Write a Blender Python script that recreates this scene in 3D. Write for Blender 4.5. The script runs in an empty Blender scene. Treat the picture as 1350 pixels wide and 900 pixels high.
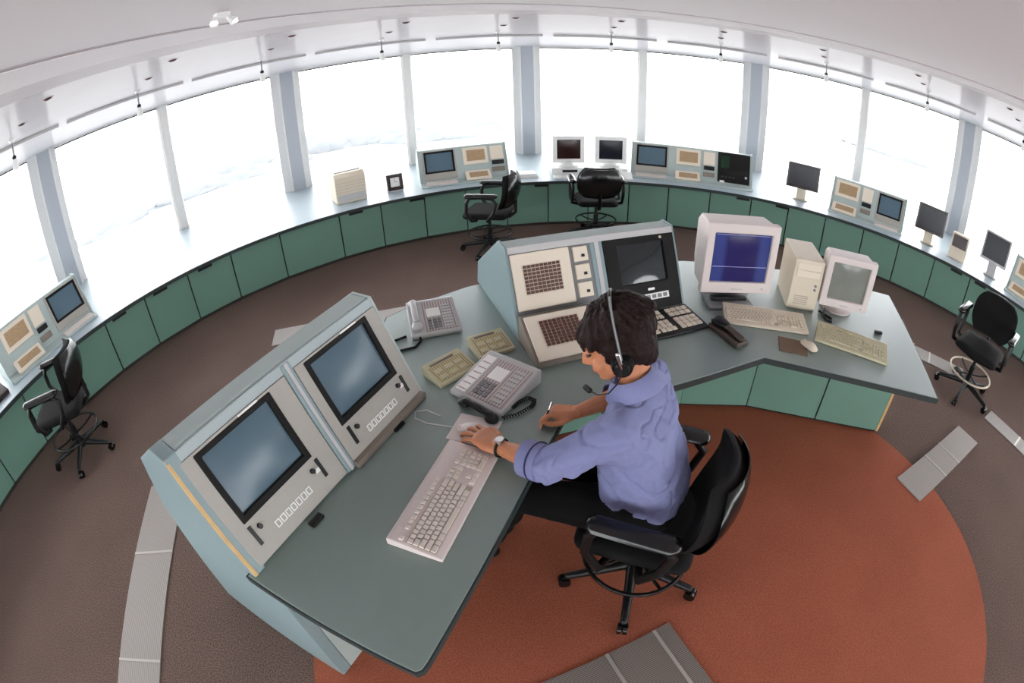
import bpy, bmesh, math, random
from math import sin, cos, radians, pi, hypot, atan2, sqrt
from mathutils import Vector, Matrix, Euler, noise
random.seed(7)
SC = bpy.context.scene
COL = SC.collection

# ------------------------------------------------------------------ camera, sky, exposure
cd = bpy.data.cameras.new('camera')
cam = bpy.data.objects.new('camera', cd)
COL.objects.link(cam)
cd.type = 'PANO'
cd.panorama_type = 'FISHEYE_EQUISOLID'
cd.sensor_width = 36.0
cd.sensor_height = 24.0
cd.sensor_fit = 'HORIZONTAL'
cd.fisheye_lens = 671.0 * 36.0 / 1350.0
cd.fisheye_fov = radians(200)
cd.clip_start = 0.02
cd.clip_end = 20000
PITCH, ROLL = radians(32.36), radians(-2.06)
_F = Vector((0, cos(PITCH), -sin(PITCH)))
_U = Vector((0, sin(PITCH), cos(PITCH)))
_R = Vector((1, 0, 0))
_X = _R * cos(ROLL) + _U * sin(ROLL)
_Y = -_R * sin(ROLL) + _U * cos(ROLL)
_m = Matrix((_X, _Y, -_F)).transposed().to_4x4()
_m.translation = Vector((-.843, -1.061, 2.024))
cam.matrix_world = _m
SC.camera = cam

SC.view_settings.view_transform = 'Standard'
SC.view_settings.look = 'None'
SC.view_settings.gamma = 1.0
SC.view_settings.use_curve_mapping = False
SC.view_settings.exposure = 0.36
SC.cycles.use_denoising = True
SC.cycles.max_bounces = 10
SC.cycles.diffuse_bounces = 6
SC.cycles.transparent_max_bounces = 16
SC.cycles.sample_clamp_indirect = 8.0
SC.cycles.caustics_reflective = False
SC.cycles.caustics_refractive = False

SKY = 6.5
w = bpy.data.worlds.new('overcast sky')
SC.world = w
w.use_nodes = True
nt = w.node_tree
bg = nt.nodes['Background']
tc = nt.nodes.new('ShaderNodeTexCoord')
nz = nt.nodes.new('ShaderNodeTexNoise')
nz.inputs['Scale'].default_value = 3.0
nz.inputs['Detail'].default_value = 5
rp = nt.nodes.new('ShaderNodeValToRGB')
rp.color_ramp.elements[0].position = .3
rp.color_ramp.elements[0].color = (.96, .965, 1, 1)
rp.color_ramp.elements[1].position = .7
rp.color_ramp.elements[1].color = (1, .985, .985, 1)
nt.links.new(tc.outputs['Generated'], nz.inputs['Vector'])
nt.links.new(nz.outputs['Fac'], rp.inputs['Fac'])
nt.links.new(rp.outputs['Color'], bg.inputs['Color'])
bg.inputs['Strength'].default_value = SKY

# ------------------------------------------------------------------ materials
def lin(c):
    return tuple((v / 12.92 if v <= .04045 else ((v + .055) / 1.055) ** 2.4) for v in [x / 255 for x in c])

MATS = {}
def mat(name, rgb, rough=.5, metal=0.0, var=0.0, scale=30.0, bump=0.0, bscale=200.0, spec=.5, emit=None, estr=0.0, coat=0.0, crough=.15):
    if name in MATS:
        return MATS[name]
    m = bpy.data.materials.new(name)
    m.use_nodes = True
    n = m.node_tree.nodes
    l = m.node_tree.links
    b = n['Principled BSDF']
    c = lin(rgb)
    b.inputs['Base Color'].default_value = (*c, 1)
    b.inputs['Roughness'].default_value = rough
    b.inputs['Metallic'].default_value = metal
    b.inputs['Specular IOR Level'].default_value = spec
    b.inputs['Coat Weight'].default_value = coat
    b.inputs['Coat Roughness'].default_value = crough
    if emit:
        b.inputs['Emission Color'].default_value = (*lin(emit), 1)
        b.inputs['Emission Strength'].default_value = estr
    t = n.new('ShaderNodeTexCoord')
    if var:
        x = n.new('ShaderNodeTexNoise')
        x.inputs['Scale'].default_value = scale
        x.inputs['Detail'].default_value = 4
        r = n.new('ShaderNodeValToRGB')
        r.color_ramp.elements[0].position = .3
        r.color_ramp.elements[1].position = .7
        r.color_ramp.elements[0].color = (*[v * (1 - var) for v in c], 1)
        r.color_ramp.elements[1].color = (*[min(1, v * (1 + var)) for v in c], 1)
        l.new(t.outputs['Object'], x.inputs['Vector'])
        l.new(x.outputs['Fac'], r.inputs['Fac'])
        l.new(r.outputs['Color'], b.inputs['Base Color'])
    if bump:
        y = n.new('ShaderNodeTexNoise')
        y.inputs['Scale'].default_value = bscale
        y.inputs['Detail'].default_value = 3
        bp = n.new('ShaderNodeBump')
        bp.inputs['Strength'].default_value = bump
        bp.inputs['Distance'].default_value = .01
        l.new(t.outputs['Object'], y.inputs['Vector'])
        l.new(y.outputs['Fac'], bp.inputs['Height'])
        l.new(bp.outputs['Normal'], b.inputs['Normal'])
    MATS[name] = m
    return m

def ramp_mat(name, c0, c1, scale, rough=.9, bump=.3, detail=6, p0=.35, p1=.65, big=None):
    """two-tone speckle (carpets, ground)"""
    m = mat(name, c0, rough, spec=.2)
    n, l = m.node_tree.nodes, m.node_tree.links
    b = n['Principled BSDF']
    t = n.new('ShaderNodeTexCoord')
    x = n.new('ShaderNodeTexNoise')
    x.inputs['Scale'].default_value = scale
    x.inputs['Detail'].default_value = detail
    r = n.new('ShaderNodeValToRGB')
    r.color_ramp.elements[0].position = p0
    r.color_ramp.elements[1].position = p1
    r.color_ramp.elements[0].color = (*lin(c0), 1)
    r.color_ramp.elements[1].color = (*lin(c1), 1)
    l.new(t.outputs['Object'], x.inputs['Vector'])
    l.new(x.outputs['Fac'], r.inputs['Fac'])
    src = r.outputs['Color']
    if big:
        y = n.new('ShaderNodeTexNoise')
        y.inputs['Scale'].default_value = big[0]
        r2 = n.new('ShaderNodeValToRGB')
        r2.color_ramp.elements[0].position = .35
        r2.color_ramp.elements[1].position = .65
        r2.color_ramp.elements[0].color = (*[big[1]] * 3, 1)
        r2.color_ramp.elements[1].color = (1, 1, 1, 1)
        mx = n.new('ShaderNodeMixRGB')
        mx.blend_type = 'MULTIPLY'
        mx.inputs['Fac'].default_value = 1
        l.new(t.outputs['Object'], y.inputs['Vector'])
        l.new(y.outputs['Fac'], r2.inputs['Fac'])
        l.new(src, mx.inputs['Color1'])
        l.new(r2.outputs['Color'], mx.inputs['Color2'])
        src = mx.outputs['Color']
    l.new(src, b.inputs['Base Color'])
    if bump:
        bp = n.new('ShaderNodeBump')
        bp.inputs['Strength'].default_value = bump
        bp.inputs['Distance'].default_value = .01
        l.new(x.outputs['Fac'], bp.inputs['Height'])
        l.new(bp.outputs['Normal'], b.inputs['Normal'])
    return m

def stripe_mat(name, c0, c1, scale, rough=.4, direction='X', metal=0.0, emit=0.0, duty=.5, noise_amt=0.0, coat=0.0):
    m = mat(name, c0, rough, metal, coat=coat)
    n, l = m.node_tree.nodes, m.node_tree.links
    b = n['Principled BSDF']
    t = n.new('ShaderNodeTexCoord')
    x = n.new('ShaderNodeTexWave')
    x.bands_direction = direction
    x.inputs['Scale'].default_value = scale
    x.inputs['Distortion'].default_value = noise_amt
    r = n.new('ShaderNodeValToRGB')
    r.color_ramp.elements[0].position = max(0, duty - .12)
    r.color_ramp.elements[1].position = min(1, duty + .12)
    r.color_ramp.elements[0].color = (*lin(c0), 1)
    r.color_ramp.elements[1].color = (*lin(c1), 1)
    l.new(t.outputs['Object'], x.inputs['Vector'])
    l.new(x.outputs['Fac'], r.inputs['Fac'])
    l.new(r.outputs['Color'], b.inputs['Base Color'])
    if emit:
        l.new(r.outputs['Color'], b.inputs['Emission Color'])
        b.inputs['Emission Strength'].default_value = emit
    return m

M_carpet = ramp_mat('grey brown speckled carpet', (80, 62, 55), (134, 112, 103), 150, big=(1.3, .86))
M_orange = ramp_mat('terracotta carpet', (150, 80, 58), (178, 104, 80), 160, big=(2.0, .9), bump=.2)
M_ceiling = mat('white ceiling paint', (238, 231, 235), .8)
M_soffit = mat('satin white soffit panel', (226, 222, 226), .7, var=.015, scale=4, spec=0.0, coat=.14)
M_trimshadow = mat('grey trim and painted shadow', (186, 177, 181), .6)
M_column = mat('white painted column', (232, 230, 229), .45)
M_colgrey = mat('grey column facing', (176, 180, 188), .5)
M_frame = mat('white window frame', (226, 223, 220), .4)
M_gasket = mat('dark window gasket', (70, 66, 62), .6)
M_counter = mat('pale blue laminate', (176, 190, 197), .38, var=.02, scale=6)
M_edge = mat('dark edge band', (44, 54, 54), .5)
M_green = mat('green cabinet laminate', (110, 147, 133), .38, var=.03, scale=3)
M_gap = mat('black gap', (16, 18, 18), .7)
M_kick = mat('dark kick strip', (46, 40, 38), .7)
M_desk = mat('grey green laminate worktop', (114, 132, 126), .42, var=.03, scale=14, bump=.01, bscale=400, spec=1.0, coat=1.0, crough=.42)
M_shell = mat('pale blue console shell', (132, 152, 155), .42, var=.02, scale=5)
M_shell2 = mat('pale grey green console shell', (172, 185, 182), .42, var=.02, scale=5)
M_bezel = mat('warm grey bezel', (166, 162, 154), .5, var=.02, scale=40)
M_bezel_dk = mat('taupe plinth', (128, 118, 108), .55)
M_black = mat('black plastic', (13, 13, 14), .42, spec=.4)
M_blacksoft = mat('black upholstery', (13, 11, 11), .8, bump=.15, bscale=500, spec=.25)
M_matte = mat('matte black plastic', (15, 13, 13), .6, spec=.25)
M_blackgloss = mat('black gloss plastic', (14, 14, 15), .22)
M_beige = mat('beige plastic', (214, 202, 182), .5, var=.02, scale=20)
M_cream = mat('cream plastic', (226, 214, 196), .5)
M_pinkgrey = mat('pinkish white plastic', (216, 204, 200), .5)
M_yellowbeige = mat('yellowed beige plastic', (194, 187, 156), .55)
M_keybrown = mat('brown key', (88, 52, 43), .5)
M_keytan = mat('tan key field', (168, 140, 106), .6, var=.25, scale=90)
M_key = mat('off white key', (216, 206, 196), .55)
M_keywell = mat('key well', (176, 162, 150), .7)  # duller beige than the keys
M_white = mat('white plastic', (236, 236, 234), .5)
M_paper = mat('white paper', (238, 236, 232), .8)
M_grey = mat('mid grey plastic', (128, 128, 130), .5)
M_ltgrey = mat('light grey plastic', (188, 186, 186), .5)
M_phonelabel = stripe_mat('phone label field', (150, 138, 136), (196, 182, 180), 22, .5, 'X', duty=.5)
M_tile = stripe_mat('intercom label rows', (150, 136, 100), (196, 184, 146), 26, .6, 'X', duty=.45)
M_wood = mat('pale wood edge', (206, 170, 116), .5, var=.08, scale=25)
M_chrome = mat('chrome', (200, 200, 200), .2, 1.0)
M_ringbeige = mat('beige metal ring', (196, 184, 160), .35, .3)
M_ringdark = mat('dark metal ring', (40, 38, 38), .25, .6)
M_grille = stripe_mat('grey floor grille', (138, 130, 124), (178, 170, 164), 38, .5, 'Y', duty=.5)
M_grille_d = stripe_mat('dark grey floor grille', (96, 88, 82), (140, 130, 122), 38, .5, 'Y', duty=.5)
M_alum = mat('aluminium strip', (196, 190, 182), .35, .6)
M_crt = stripe_mat('blue grey tube screen', (62, 82, 94), (72, 92, 104), 90, .25, 'Z', emit=.28, duty=.5, noise_amt=.3)
M_crt_dark = mat('dark tube screen', (14, 17, 18), .08, spec=.7, emit=(18, 30, 36), estr=.25)
M_crt_blue = stripe_mat('blue display', (32, 27, 84), (52, 62, 122), 1.1, .2, 'X', emit=.14, duty=.8, noise_amt=.3)
M_crt_grey = mat('grey tube screen', (128, 130, 124), .12, var=.1, scale=6, coat=.3)
M_lcd = stripe_mat('dark lcd', (14, 15, 20), (28, 32, 44), 60, .25, 'Z', emit=.1, duty=.5)
M_brown = mat('dark brown screen', (44, 24, 22), .2, spec=.6)
M_brownmat = mat('brown mat', (116, 96, 76), .9)
M_skin = mat('skin', (190, 124, 88), .55, var=.05, scale=40)
M_hair = mat('dark brown hair', (30, 15, 12), .6, var=.35, scale=160, bump=.5, bscale=160, spec=.22)
M_shirt = mat('lavender blue cotton shirt', (122, 126, 166), .85, var=.03, scale=60, bump=.06, bscale=700)
M_navy = mat('navy piping', (40, 40, 84), .8)
M_trouser = mat('black trousers', (10, 9, 10), .9, spec=.2)
M_shoe = mat('black leather', (14, 12, 12), .35)
M_red = mat('dark red lens', (70, 18, 16), .3)
M_bulb = mat('white lamp head', (245, 245, 240), .4, emit=(255, 250, 240), estr=2.0)
M_ground = ramp_mat('pale hazy ground', (84, 87, 92), (226, 224, 222), .012, bump=0, p0=.30, p1=.46, detail=4)
M_hill = ramp_mat('hazy hill', (93, 96, 99), (103, 105, 108), .05, bump=0)

m = bpy.data.materials.new('window glass'); m.use_nodes = True
n, l = m.node_tree.nodes, m.node_tree.links
n.remove(n['Principled BSDF'])
tr = n.new('ShaderNodeBsdfTransparent'); tr.inputs['Color'].default_value = (.97, .985, .985, 1)
gl = n.new('ShaderNodeBsdfGlossy'); gl.inputs['Roughness'].default_value = .02
fr = n.new('ShaderNodeFresnel'); fr.inputs['IOR'].default_value = 1.3
mx = n.new('ShaderNodeMixShader')
l.new(fr.outputs['Fac'], mx.inputs['Fac']); l.new(tr.outputs['BSDF'], mx.inputs[1]); l.new(gl.outputs['BSDF'], mx.inputs[2])
l.new(mx.outputs['Shader'], n['Material Output'].inputs['Surface'])
M_glass = m

# ------------------------------------------------------------------ mesh helpers
class MB:
    """collects shapes; build() links them as ONE mesh object"""
    def __init__(s, M=None):
        s.bm = bmesh.new()
        s.M = M.copy() if M else Matrix()
    def _add(s, verts, faces):
        vs = [s.bm.verts.new(s.M @ Vector(v)) for v in verts]
        for f in faces:
            try:
                s.bm.faces.new([vs[i] for i in f])
            except ValueError:
                pass
        return vs
    def box(s, lo, hi):
        x0, y0, z0 = lo; x1, y1, z1 = hi
        s._add([(x0, y0, z0), (x1, y0, z0), (x1, y1, z0), (x0, y1, z0), (x0, y0, z1), (x1, y0, z1), (x1, y1, z1), (x0, y1, z1)],
               [(3, 2, 1, 0), (4, 5, 6, 7), (0, 1, 5, 4), (1, 2, 6, 5), (2, 3, 7, 6), (3, 0, 4, 7)])
        return s
    def cbox(s, c, d):
        return s.box([c[i] - d[i] / 2 for i in range(3)], [c[i] + d[i] / 2 for i in range(3)])
    def frame(s, x0, x1, y0, y1, t, z0, z1):
        """rectangular frame with hole, in xy, thickness z"""
        tt = t if isinstance(t, tuple) else (t, t, t, t)   # left right bottom top
        a = [(x0, y0), (x1, y0), (x1, y1), (x0, y1)]
        b = [(x0 + tt[0], y0 + tt[2]), (x1 - tt[1], y0 + tt[2]), (x1 - tt[1], y1 - tt[3]), (x0 + tt[0], y1 - tt[3])]
        V = [(*p, z1) for p in a] + [(*p, z1) for p in b] + [(*p, z0) for p in a] + [(*p, z0) for p in b]
        F = []
        for i in range(4):
            j = (i + 1) % 4
            F += [(i, j, 4 + j, 4 + i), (8 + j, 8 + i, 12 + i, 12 + j), (i, 8 + i, 8 + j, j), (4 + j, 12 + j, 12 + i, 4 + i)]
        s._add(V, F)
        return s
    def prism(s, poly, lo, hi, axis='z'):
        n_ = len(poly)
        def p3(p, h):
            return (p[0], p[1], h) if axis == 'z' else ((h, p[0], p[1]) if axis == 'x' else (p[0], h, p[1]))
        V = [p3(p, lo) for p in poly] + [p3(p, hi) for p in poly]
        F = [tuple(range(n_ - 1, -1, -1)), tuple(range(n_, 2 * n_))]
        F += [(i, (i + 1) % n_, n_ + (i + 1) % n_, n_ + i) for i in range(n_)]
        s._add(V, F)
        return s
    def cone(s, p0, p1, r0, r1=None, n_=14):
        r1 = r0 if r1 is None else r1
        p0, p1 = Vector(p0), Vector(p1)
        d = (p1 - p0).normalized()
        a = d.orthogonal().normalized(); b = d.cross(a)
        V = []
        for p, r in ((p0, r0), (p1, r1)):
            V += [p + (a * cos(2 * pi * i / n_) + b * sin(2 * pi * i / n_)) * r for i in range(n_)]
        F = [tuple(range(n_ - 1, -1, -1)), tuple(range(n_, 2 * n_))]
        F += [(i, (i + 1) % n_, n_ + (i + 1) % n_, n_ + i) for i in range(n_)]
        s._add(V, F)
        return s
    def tube(s, pts, r, closed=False, n_=8):
        P = [Vector(p) for p in pts]
        N = len(P)
        V = []; prev = None
        for i in range(N):
            if closed:
                d = (P[(i + 1) % N] - P[i - 1]).normalized()
            else:
                d = (P[min(i + 1, N - 1)] - P[max(i - 1, 0)]).normalized()
            a = d.orthogonal().normalized() if prev is None else (prev - d * prev.dot(d)).normalized()
            prev = a
            b = d.cross(a)
            rr = r[i] if isinstance(r, (list, tuple)) else r
            V += [P[i] + (a * cos(2 * pi * k / n_) + b * sin(2 * pi * k / n_)) * rr for k in range(n_)]
        F = []
        for i in range(N if closed else N - 1):
            j = (i + 1) % N
            F += [(i * n_ + k, i * n_ + (k + 1) % n_, j * n_ + (k + 1) % n_, j * n_ + k) for k in range(n_)]
        if not closed:
            F += [tuple(range(n_ - 1, -1, -1)), tuple(range((N - 1) * n_, N * n_))]
        s._add(V, F)
        return s
    def lathe(s, prof, c=(0, 0, 0), n_=24):
        V = []; F = []
        for r, z in prof:
            V += [(c[0] + r * cos(2 * pi * k / n_), c[1] + r * sin(2 * pi * k / n_), c[2] + z) for k in range(n_)]
        for i in range(len(prof) - 1):
            F += [(i * n_ + k, i * n_ + (k + 1) % n_, (i + 1) * n_ + (k + 1) % n_, (i + 1) * n_ + k) for k in range(n_)]
        F += [tuple(range(n_ - 1, -1, -1)), tuple(range((len(prof) - 1) * n_, len(prof) * n_))]
        s._add(V, F)
        return s
    def ring(s, prof, a0, a1, n_):
        """sweep a closed (r,z) profile around the z axis from azimuth a0 to a1 degrees"""
        full = abs(a1 - a0) >= 359.99
        V = []; F = []
        k_ = n_ if full else n_ + 1
        p_ = len(prof)
        for k in range(k_):
            a = radians(a0 + (a1 - a0) * k / n_)
            V += [(r * cos(a), r * sin(a), z) for r, z in prof]
        for k in range(n_):
            q = (k + 1) % k_
            F += [(k * p_ + i, q * p_ + i, q * p_ + (i + 1) % p_, k * p_ + (i + 1) % p_) for i in range(p_)]
        if not full:
            F += [tuple(range(p_)), tuple(range((k_ - 1) * p_ + p_ - 1, (k_ - 1) * p_ - 1, -1))]
        s._add(V, F)
        return s
    def ball(s, c, r, rot=None, sub=3):
        r = (r, r, r) if not isinstance(r, (tuple, list)) else r
        R = rot.to_4x4() if rot else Matrix()
        M = s.M @ Matrix.Translation(c) @ R @ Matrix.Diagonal((*r, 1))
        bmesh.ops.create_icosphere(s.bm, subdivisions=sub, radius=1, matrix=M)
        return s
    def hull(s, balls, sub=2):
        t = bmesh.new()
        for c, r in balls:
            r = (r, r, r) if not isinstance(r, (tuple, list)) else r
            bmesh.ops.create_icosphere(t, subdivisions=sub, radius=1, matrix=Matrix.Translation(c) @ Matrix.Diagonal((*r, 1)))
        o = bmesh.ops.convex_hull(t, input=t.verts)
        bmesh.ops.delete(t, geom=[g for g in o['geom_interior'] if isinstance(g, bmesh.types.BMVert)], context='VERTS')
        idx = {}
        t.verts.index_update()
        vs = [v.co.copy() for v in t.verts]
        s._add(vs, [[v.index for v in f.verts] for f in t.faces])
        t.free()
        return s
    def build(s, name, mat_, parent=None, smooth=None, bevel=0, seg=2):
        bmesh.ops.recalc_face_normals(s.bm, faces=s.bm.faces)
        me = bpy.data.meshes.new(name)
        s.bm.to_mesh(me); s.bm.free()
        if smooth is not None:
            for p in me.polygons:
                p.use_smooth = True
            me.set_sharp_from_angle(angle=radians(smooth))
        me.materials.append(mat_)
        o = bpy.data.objects.new(name, me)
        COL.objects.link(o)
        if parent:
            o.parent = parent
        if bevel:
            b = o.modifiers.new('bevel', 'BEVEL')
            b.width = bevel; b.segments = seg; b.limit_method = 'ANGLE'; b.angle_limit = radians(40)
        return o

def tag(o, label=None, cat=None, group=None, kind=None):
    if label: o['label'] = label
    if cat: o['category'] = cat
    if group: o['group'] = group
    if kind: o['kind'] = kind
    return o

def thing(name, label, cat, loc=(0, 0, 0), rz=0.0, group=None):
    o = bpy.data.objects.new(name, None)
    o.empty_display_size = .1
    COL.objects.link(o)
    o.location = loc
    o.rotation_euler = (0, 0, radians(rz))
    return tag(o, label, cat, group)

def dup_tree(o, parent=None):
    c = o.copy()
    COL.objects.link(c)
    if parent: c.parent = parent
    for ch in list(o.children):
        dup_tree(ch, c)
    return c

def bb(lo, hi, name, mat_, parent, bevel=.004, M=None):
    return MB(M).box(lo, hi).build(name, mat_, parent, bevel=bevel)

def polar(az, R, z=0.0):
    return (R * cos(radians(az)), R * sin(radians(az)), z)

def slope_frame(y0, z0, dy, dz, x0=0.0):
    """matrix of a sloped panel: X right, Y up the slope, Z out of the panel (towards the front)"""
    v = Vector((0, dy, dz)).normalized()
    u = Vector((1, 0, 0))
    nrm = u.cross(v)
    M = Matrix((u, v, nrm)).transposed().to_4x4()
    M.translation = (x0, y0, z0)
    return M

def screen_mesh(x0, x1, y0, y1, z, bulge, M, n_=10):
    b = MB(M)
    V = []; F = []
    for j in range(n_ + 1):
        for i in range(n_ + 1):
            u, v = i / n_, j / n_
            h = bulge * (1 - (2 * u - 1) ** 2) * (1 - (2 * v - 1) ** 2)
            V.append((x0 + (x1 - x0) * u, y0 + (y1 - y0) * v, z + h))
    for j in range(n_):
        for i in range(n_):
            a = j * (n_ + 1) + i
            F.append((a, a + 1, a + n_ + 2, a + n_ + 1))
    b._add(V, F)
    k = len(V)
    # backing so that the tube face is solid
    b.box((x0, y0, z - .012), (x1, y1, z - .001))
    return b

# ------------------------------------------------------------------ world outside
g = MB().lathe([(6.8, -60), (120, -60), (900, -62), (6000, -64)], n_=64)
tag(g.build('ground', M_ground), 'pale hazy land far below the tower windows', None, kind='structure')
for i, (az, d, rr, hh) in enumerate([(125, 390, 15, 8), (121, 425, 17, 9), (117.5, 395, 15, 7), (111.5, 445, 19, 13), (107, 440, 19, 15), (103, 440, 18, 13), (98.5, 410, 16, 9), (137, 373, 13, 6), (47, 700, 24, 9)]):
    hb = MB()
    for k in range(5):
        a = az + (k - 2) * 1.5
        dk = d + 5 * sin(k * 1.9 + i)
        hb.ball((dk * cos(radians(a)), dk * sin(radians(a)), -60.6), (rr * 1.25, rr * 1.25, hh * .62 * (1 + .4 * sin(k * 2.3 + i))), sub=4)
    for v in hb.bm.verts:
        v.co.z += 1.6 * noise.noise(v.co * .16)
    o = hb.build('hill', M_hill, smooth=60)
    tag(o, 'low pale wooded mounds on the hazy land outside', None, kind='structure')

# ------------------------------------------------------------------ room shell
PH, ST, RW = 154.46, 15.0, 6.48
ZC, ZW = .557, 2.19
tag(MB().lathe([(0, -.12), (6.75, -.12), (6.75, 0), (0, 0)][1:3] + [], n_=4).build('tmp', M_carpet), kind='structure')
bpy.data.objects.remove(bpy.data.objects['tmp'])
fl = MB()
fl.cone((0, 0, -.12), (0, 0, 0), 6.75, n_=96)
tag(fl.build('floor', M_carpet), kind='structure')
t = MB().cone((0, 0, .0005), (0, 0, .007), 1.765, n_=120).build('round_carpet', M_orange)
tag(t, 'round terracotta carpet in the centre of the grey floor', 'carpet')
tag(MB().ring([(6.42, 0), (6.62, 0), (6.62, ZC - .03), (6.42, ZC - .03)], 0, 360, 96).build('wall_base', M_column), kind='structure')
# ceiling: flat inner disc, thin rings with the step's shadow painted grey, glossy soffit sloping down to the window heads
tag(MB().cone((0, 0, 2.380), (0, 0, 2.5), 2.93, n_=96).build('ceiling', M_ceiling), kind='structure')
tag(MB().ring([(2.60, 2.3725), (2.895, 2.3715), (2.895, 2.381), (2.60, 2.381)], 0, 360, 96).build('trim_shadow', M_trimshadow, smooth=40), kind='structure')  # grey colour paints the shadow band of the ceiling step
tag(MB().ring([(2.27, 2.372), (2.60, 2.372), (2.60, 2.381), (2.27, 2.381)], 0, 360, 96).build('trim_2', M_ceiling, smooth=40), kind='structure')
tag(MB().ring([(2.245, 2.3775), (2.27, 2.3765), (2.27, 2.381), (2.245, 2.381)], 0, 360, 96).build('trim_3', M_trimshadow, smooth=40), kind='structure')
tag(MB().ring([(2.90, 2.377), (2.90, 2.371), (6.75, 2.165), (6.75, 2.34), (3.0, 2.6), (3.0, 2.377)], 0, 360, 96).build('ceiling_soffit', M_soffit, smooth=40), kind='structure')
def soffit_z(R):
    return 2.371 - (R - 2.90) * .0535

def rot_to(az):
    return az - 90
NP = 24
for k in range(NP):
    az = PH - ST * (k + .5)
    # each window spans between two mullion axes; frame local: X right, Y outward
    half = RW * sin(radians(ST / 2))
    d = RW * cos(radians(ST / 2))
    r = thing(f'window_{k+1}', None, None, polar(az, d, 0), rot_to(az))
    tag(r, kind='structure')
    z0, z1 = ZC - .029, ZW
    M = Matrix(((1, 0, 0, 0), (0, 0, 1, 0), (0, 1, 0, 0), (0, 0, 0, 1)))
    MB(M).frame(-half, half, z0, z1 + .03, (.035, .035, .03, .05), -.03, .05).build('window_frame', M_frame, r)
    xa, xb, zt_ = -half + .035, half - .035, z1 - .02
    MB().box((xa, -.022, z0 + .03), (xa + .018, .03, zt_)).box((xb - .018, -.022, z0 + .03), (xb, .03, zt_)).box((xa, -.022, zt_ - .016), (xb, .03, zt_)).build('gasket', M_gasket, r)
    MB().box((-half + .045, .0, z0 + .028), (half - .045, .008, z1 - .03)).build('pane', M_glass, r)
for k in range(NP):
    az = PH - ST * k
    if k % 2 == 0:
        r = thing('column', None, None, polar(az, RW - .05, 0), rot_to(az))
        tag(r, kind='structure')
        MB().prism([(-.20, .12), (-.20, 0.0), (-.11, -.10), (.11, -.10), (.20, 0.0), (.20, .12)], ZC - .03, 2.20).build('column_casing', M_column, r, bevel=.006)
        bb((-.085, -.112, ZC - .03), (.085, -.095, 2.20), 'column_face', M_colgrey, r, .003)
    else:
        o = MB().prism([(-.075, .09), (-.075, 0.0), (-.05, -.055), (.05, -.055), (.075, 0.0), (.075, .09)], ZC - .03, 2.195).build('mullion', M_frame, None, bevel=.005)
        o.location = polar(az, RW - .03, 0); o.rotation_euler = (0, 0, radians(rot_to(az)))
        tag(o, kind='structure')

# ------------------------------------------------------------------ window counter and cabinets
cnt = MB().ring([(4.69, ZC - .03), (6.43, ZC - .03), (6.43, ZC), (4.69, ZC)], 0, 360, 120).build('window_counter', M_counter)
tag(cnt, 'continuous pale blue counter curving along the windows', 'counter')
e = MB().ring([(4.675, ZC - .034), (4.69, ZC - .034), (4.69, ZC - .001), (4.675, ZC - .001)], 0, 360, 120).build('edge_band', M_edge, cnt)
AZ = [194, 188.2, 182.3, 176.3, 170, 163.5, 157, 151.2, 145, 138.9, 132, 123.7, 117.9, 111.8, 106, 100.2, 94.3, 88.5, 82.6, 76.8, 70.6, 64.4, 58.7, 52.9, 46.8, 41, 35, 28.8, 22.8, 16.8, 10.8, 4.8, -1.2]
SLOTS = [155.0, 149.0, 142.6, 121.4, 112.9, 94.6, 65.7, 59.7, 31.2, 15.0, 27.0]
ordn = ['leftmost', '2nd', '3rd'] + [f'{i}th' for i in range(4, 21)] + ['21st', '22nd', '23rd'] + [f'{i}th' for i in range(24, 31)] + ['31st', '32nd', '33rd']
for i in range(len(AZ) - 1):
    a0, a1 = AZ[i], AZ[i + 1]
    am = (a0 + a1) / 2
    hw = 4.742 * sin(radians((a0 - a1) / 2)) - .003
    dd = 4.742 * cos(radians((a0 - a1) / 2))
    nm = 'leftmost' if i == 0 else ordn[i] + ' from the left end'
    r = thing('cabinet', f'green cabinet under the window counter, {nm} of the curved row', 'cabinet', polar(am, dd, 0), rot_to(am), 'green cabinets under the window counter')
    tb = .5 * math.tan(radians((a0 - a1) / 2))
    MB().prism([(-hw, .02), (hw, .02), (hw + tb, .5), (-hw - tb, .5)], .012, ZC - .035).build('body', M_gap, r)
    bb((-hw + .003, .001, .03), (hw - .003, .022, ZC - .05), 'door', M_green, r, .003)
    bb((-hw, .004, 0), (hw, .022, .028), 'plinth', M_kick, r, 0)
    for s_ in SLOTS:
        if a1 <= s_ < a0:
            off = 4.742 * math.tan(radians(am - s_))
            off = max(-hw + .08, min(hw - .08, off))
            bb((off - .08, -.014, ZC - .076), (off + .08, .012, ZC - .036), 'recessed_pull', M_gap, r, .003)

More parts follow.
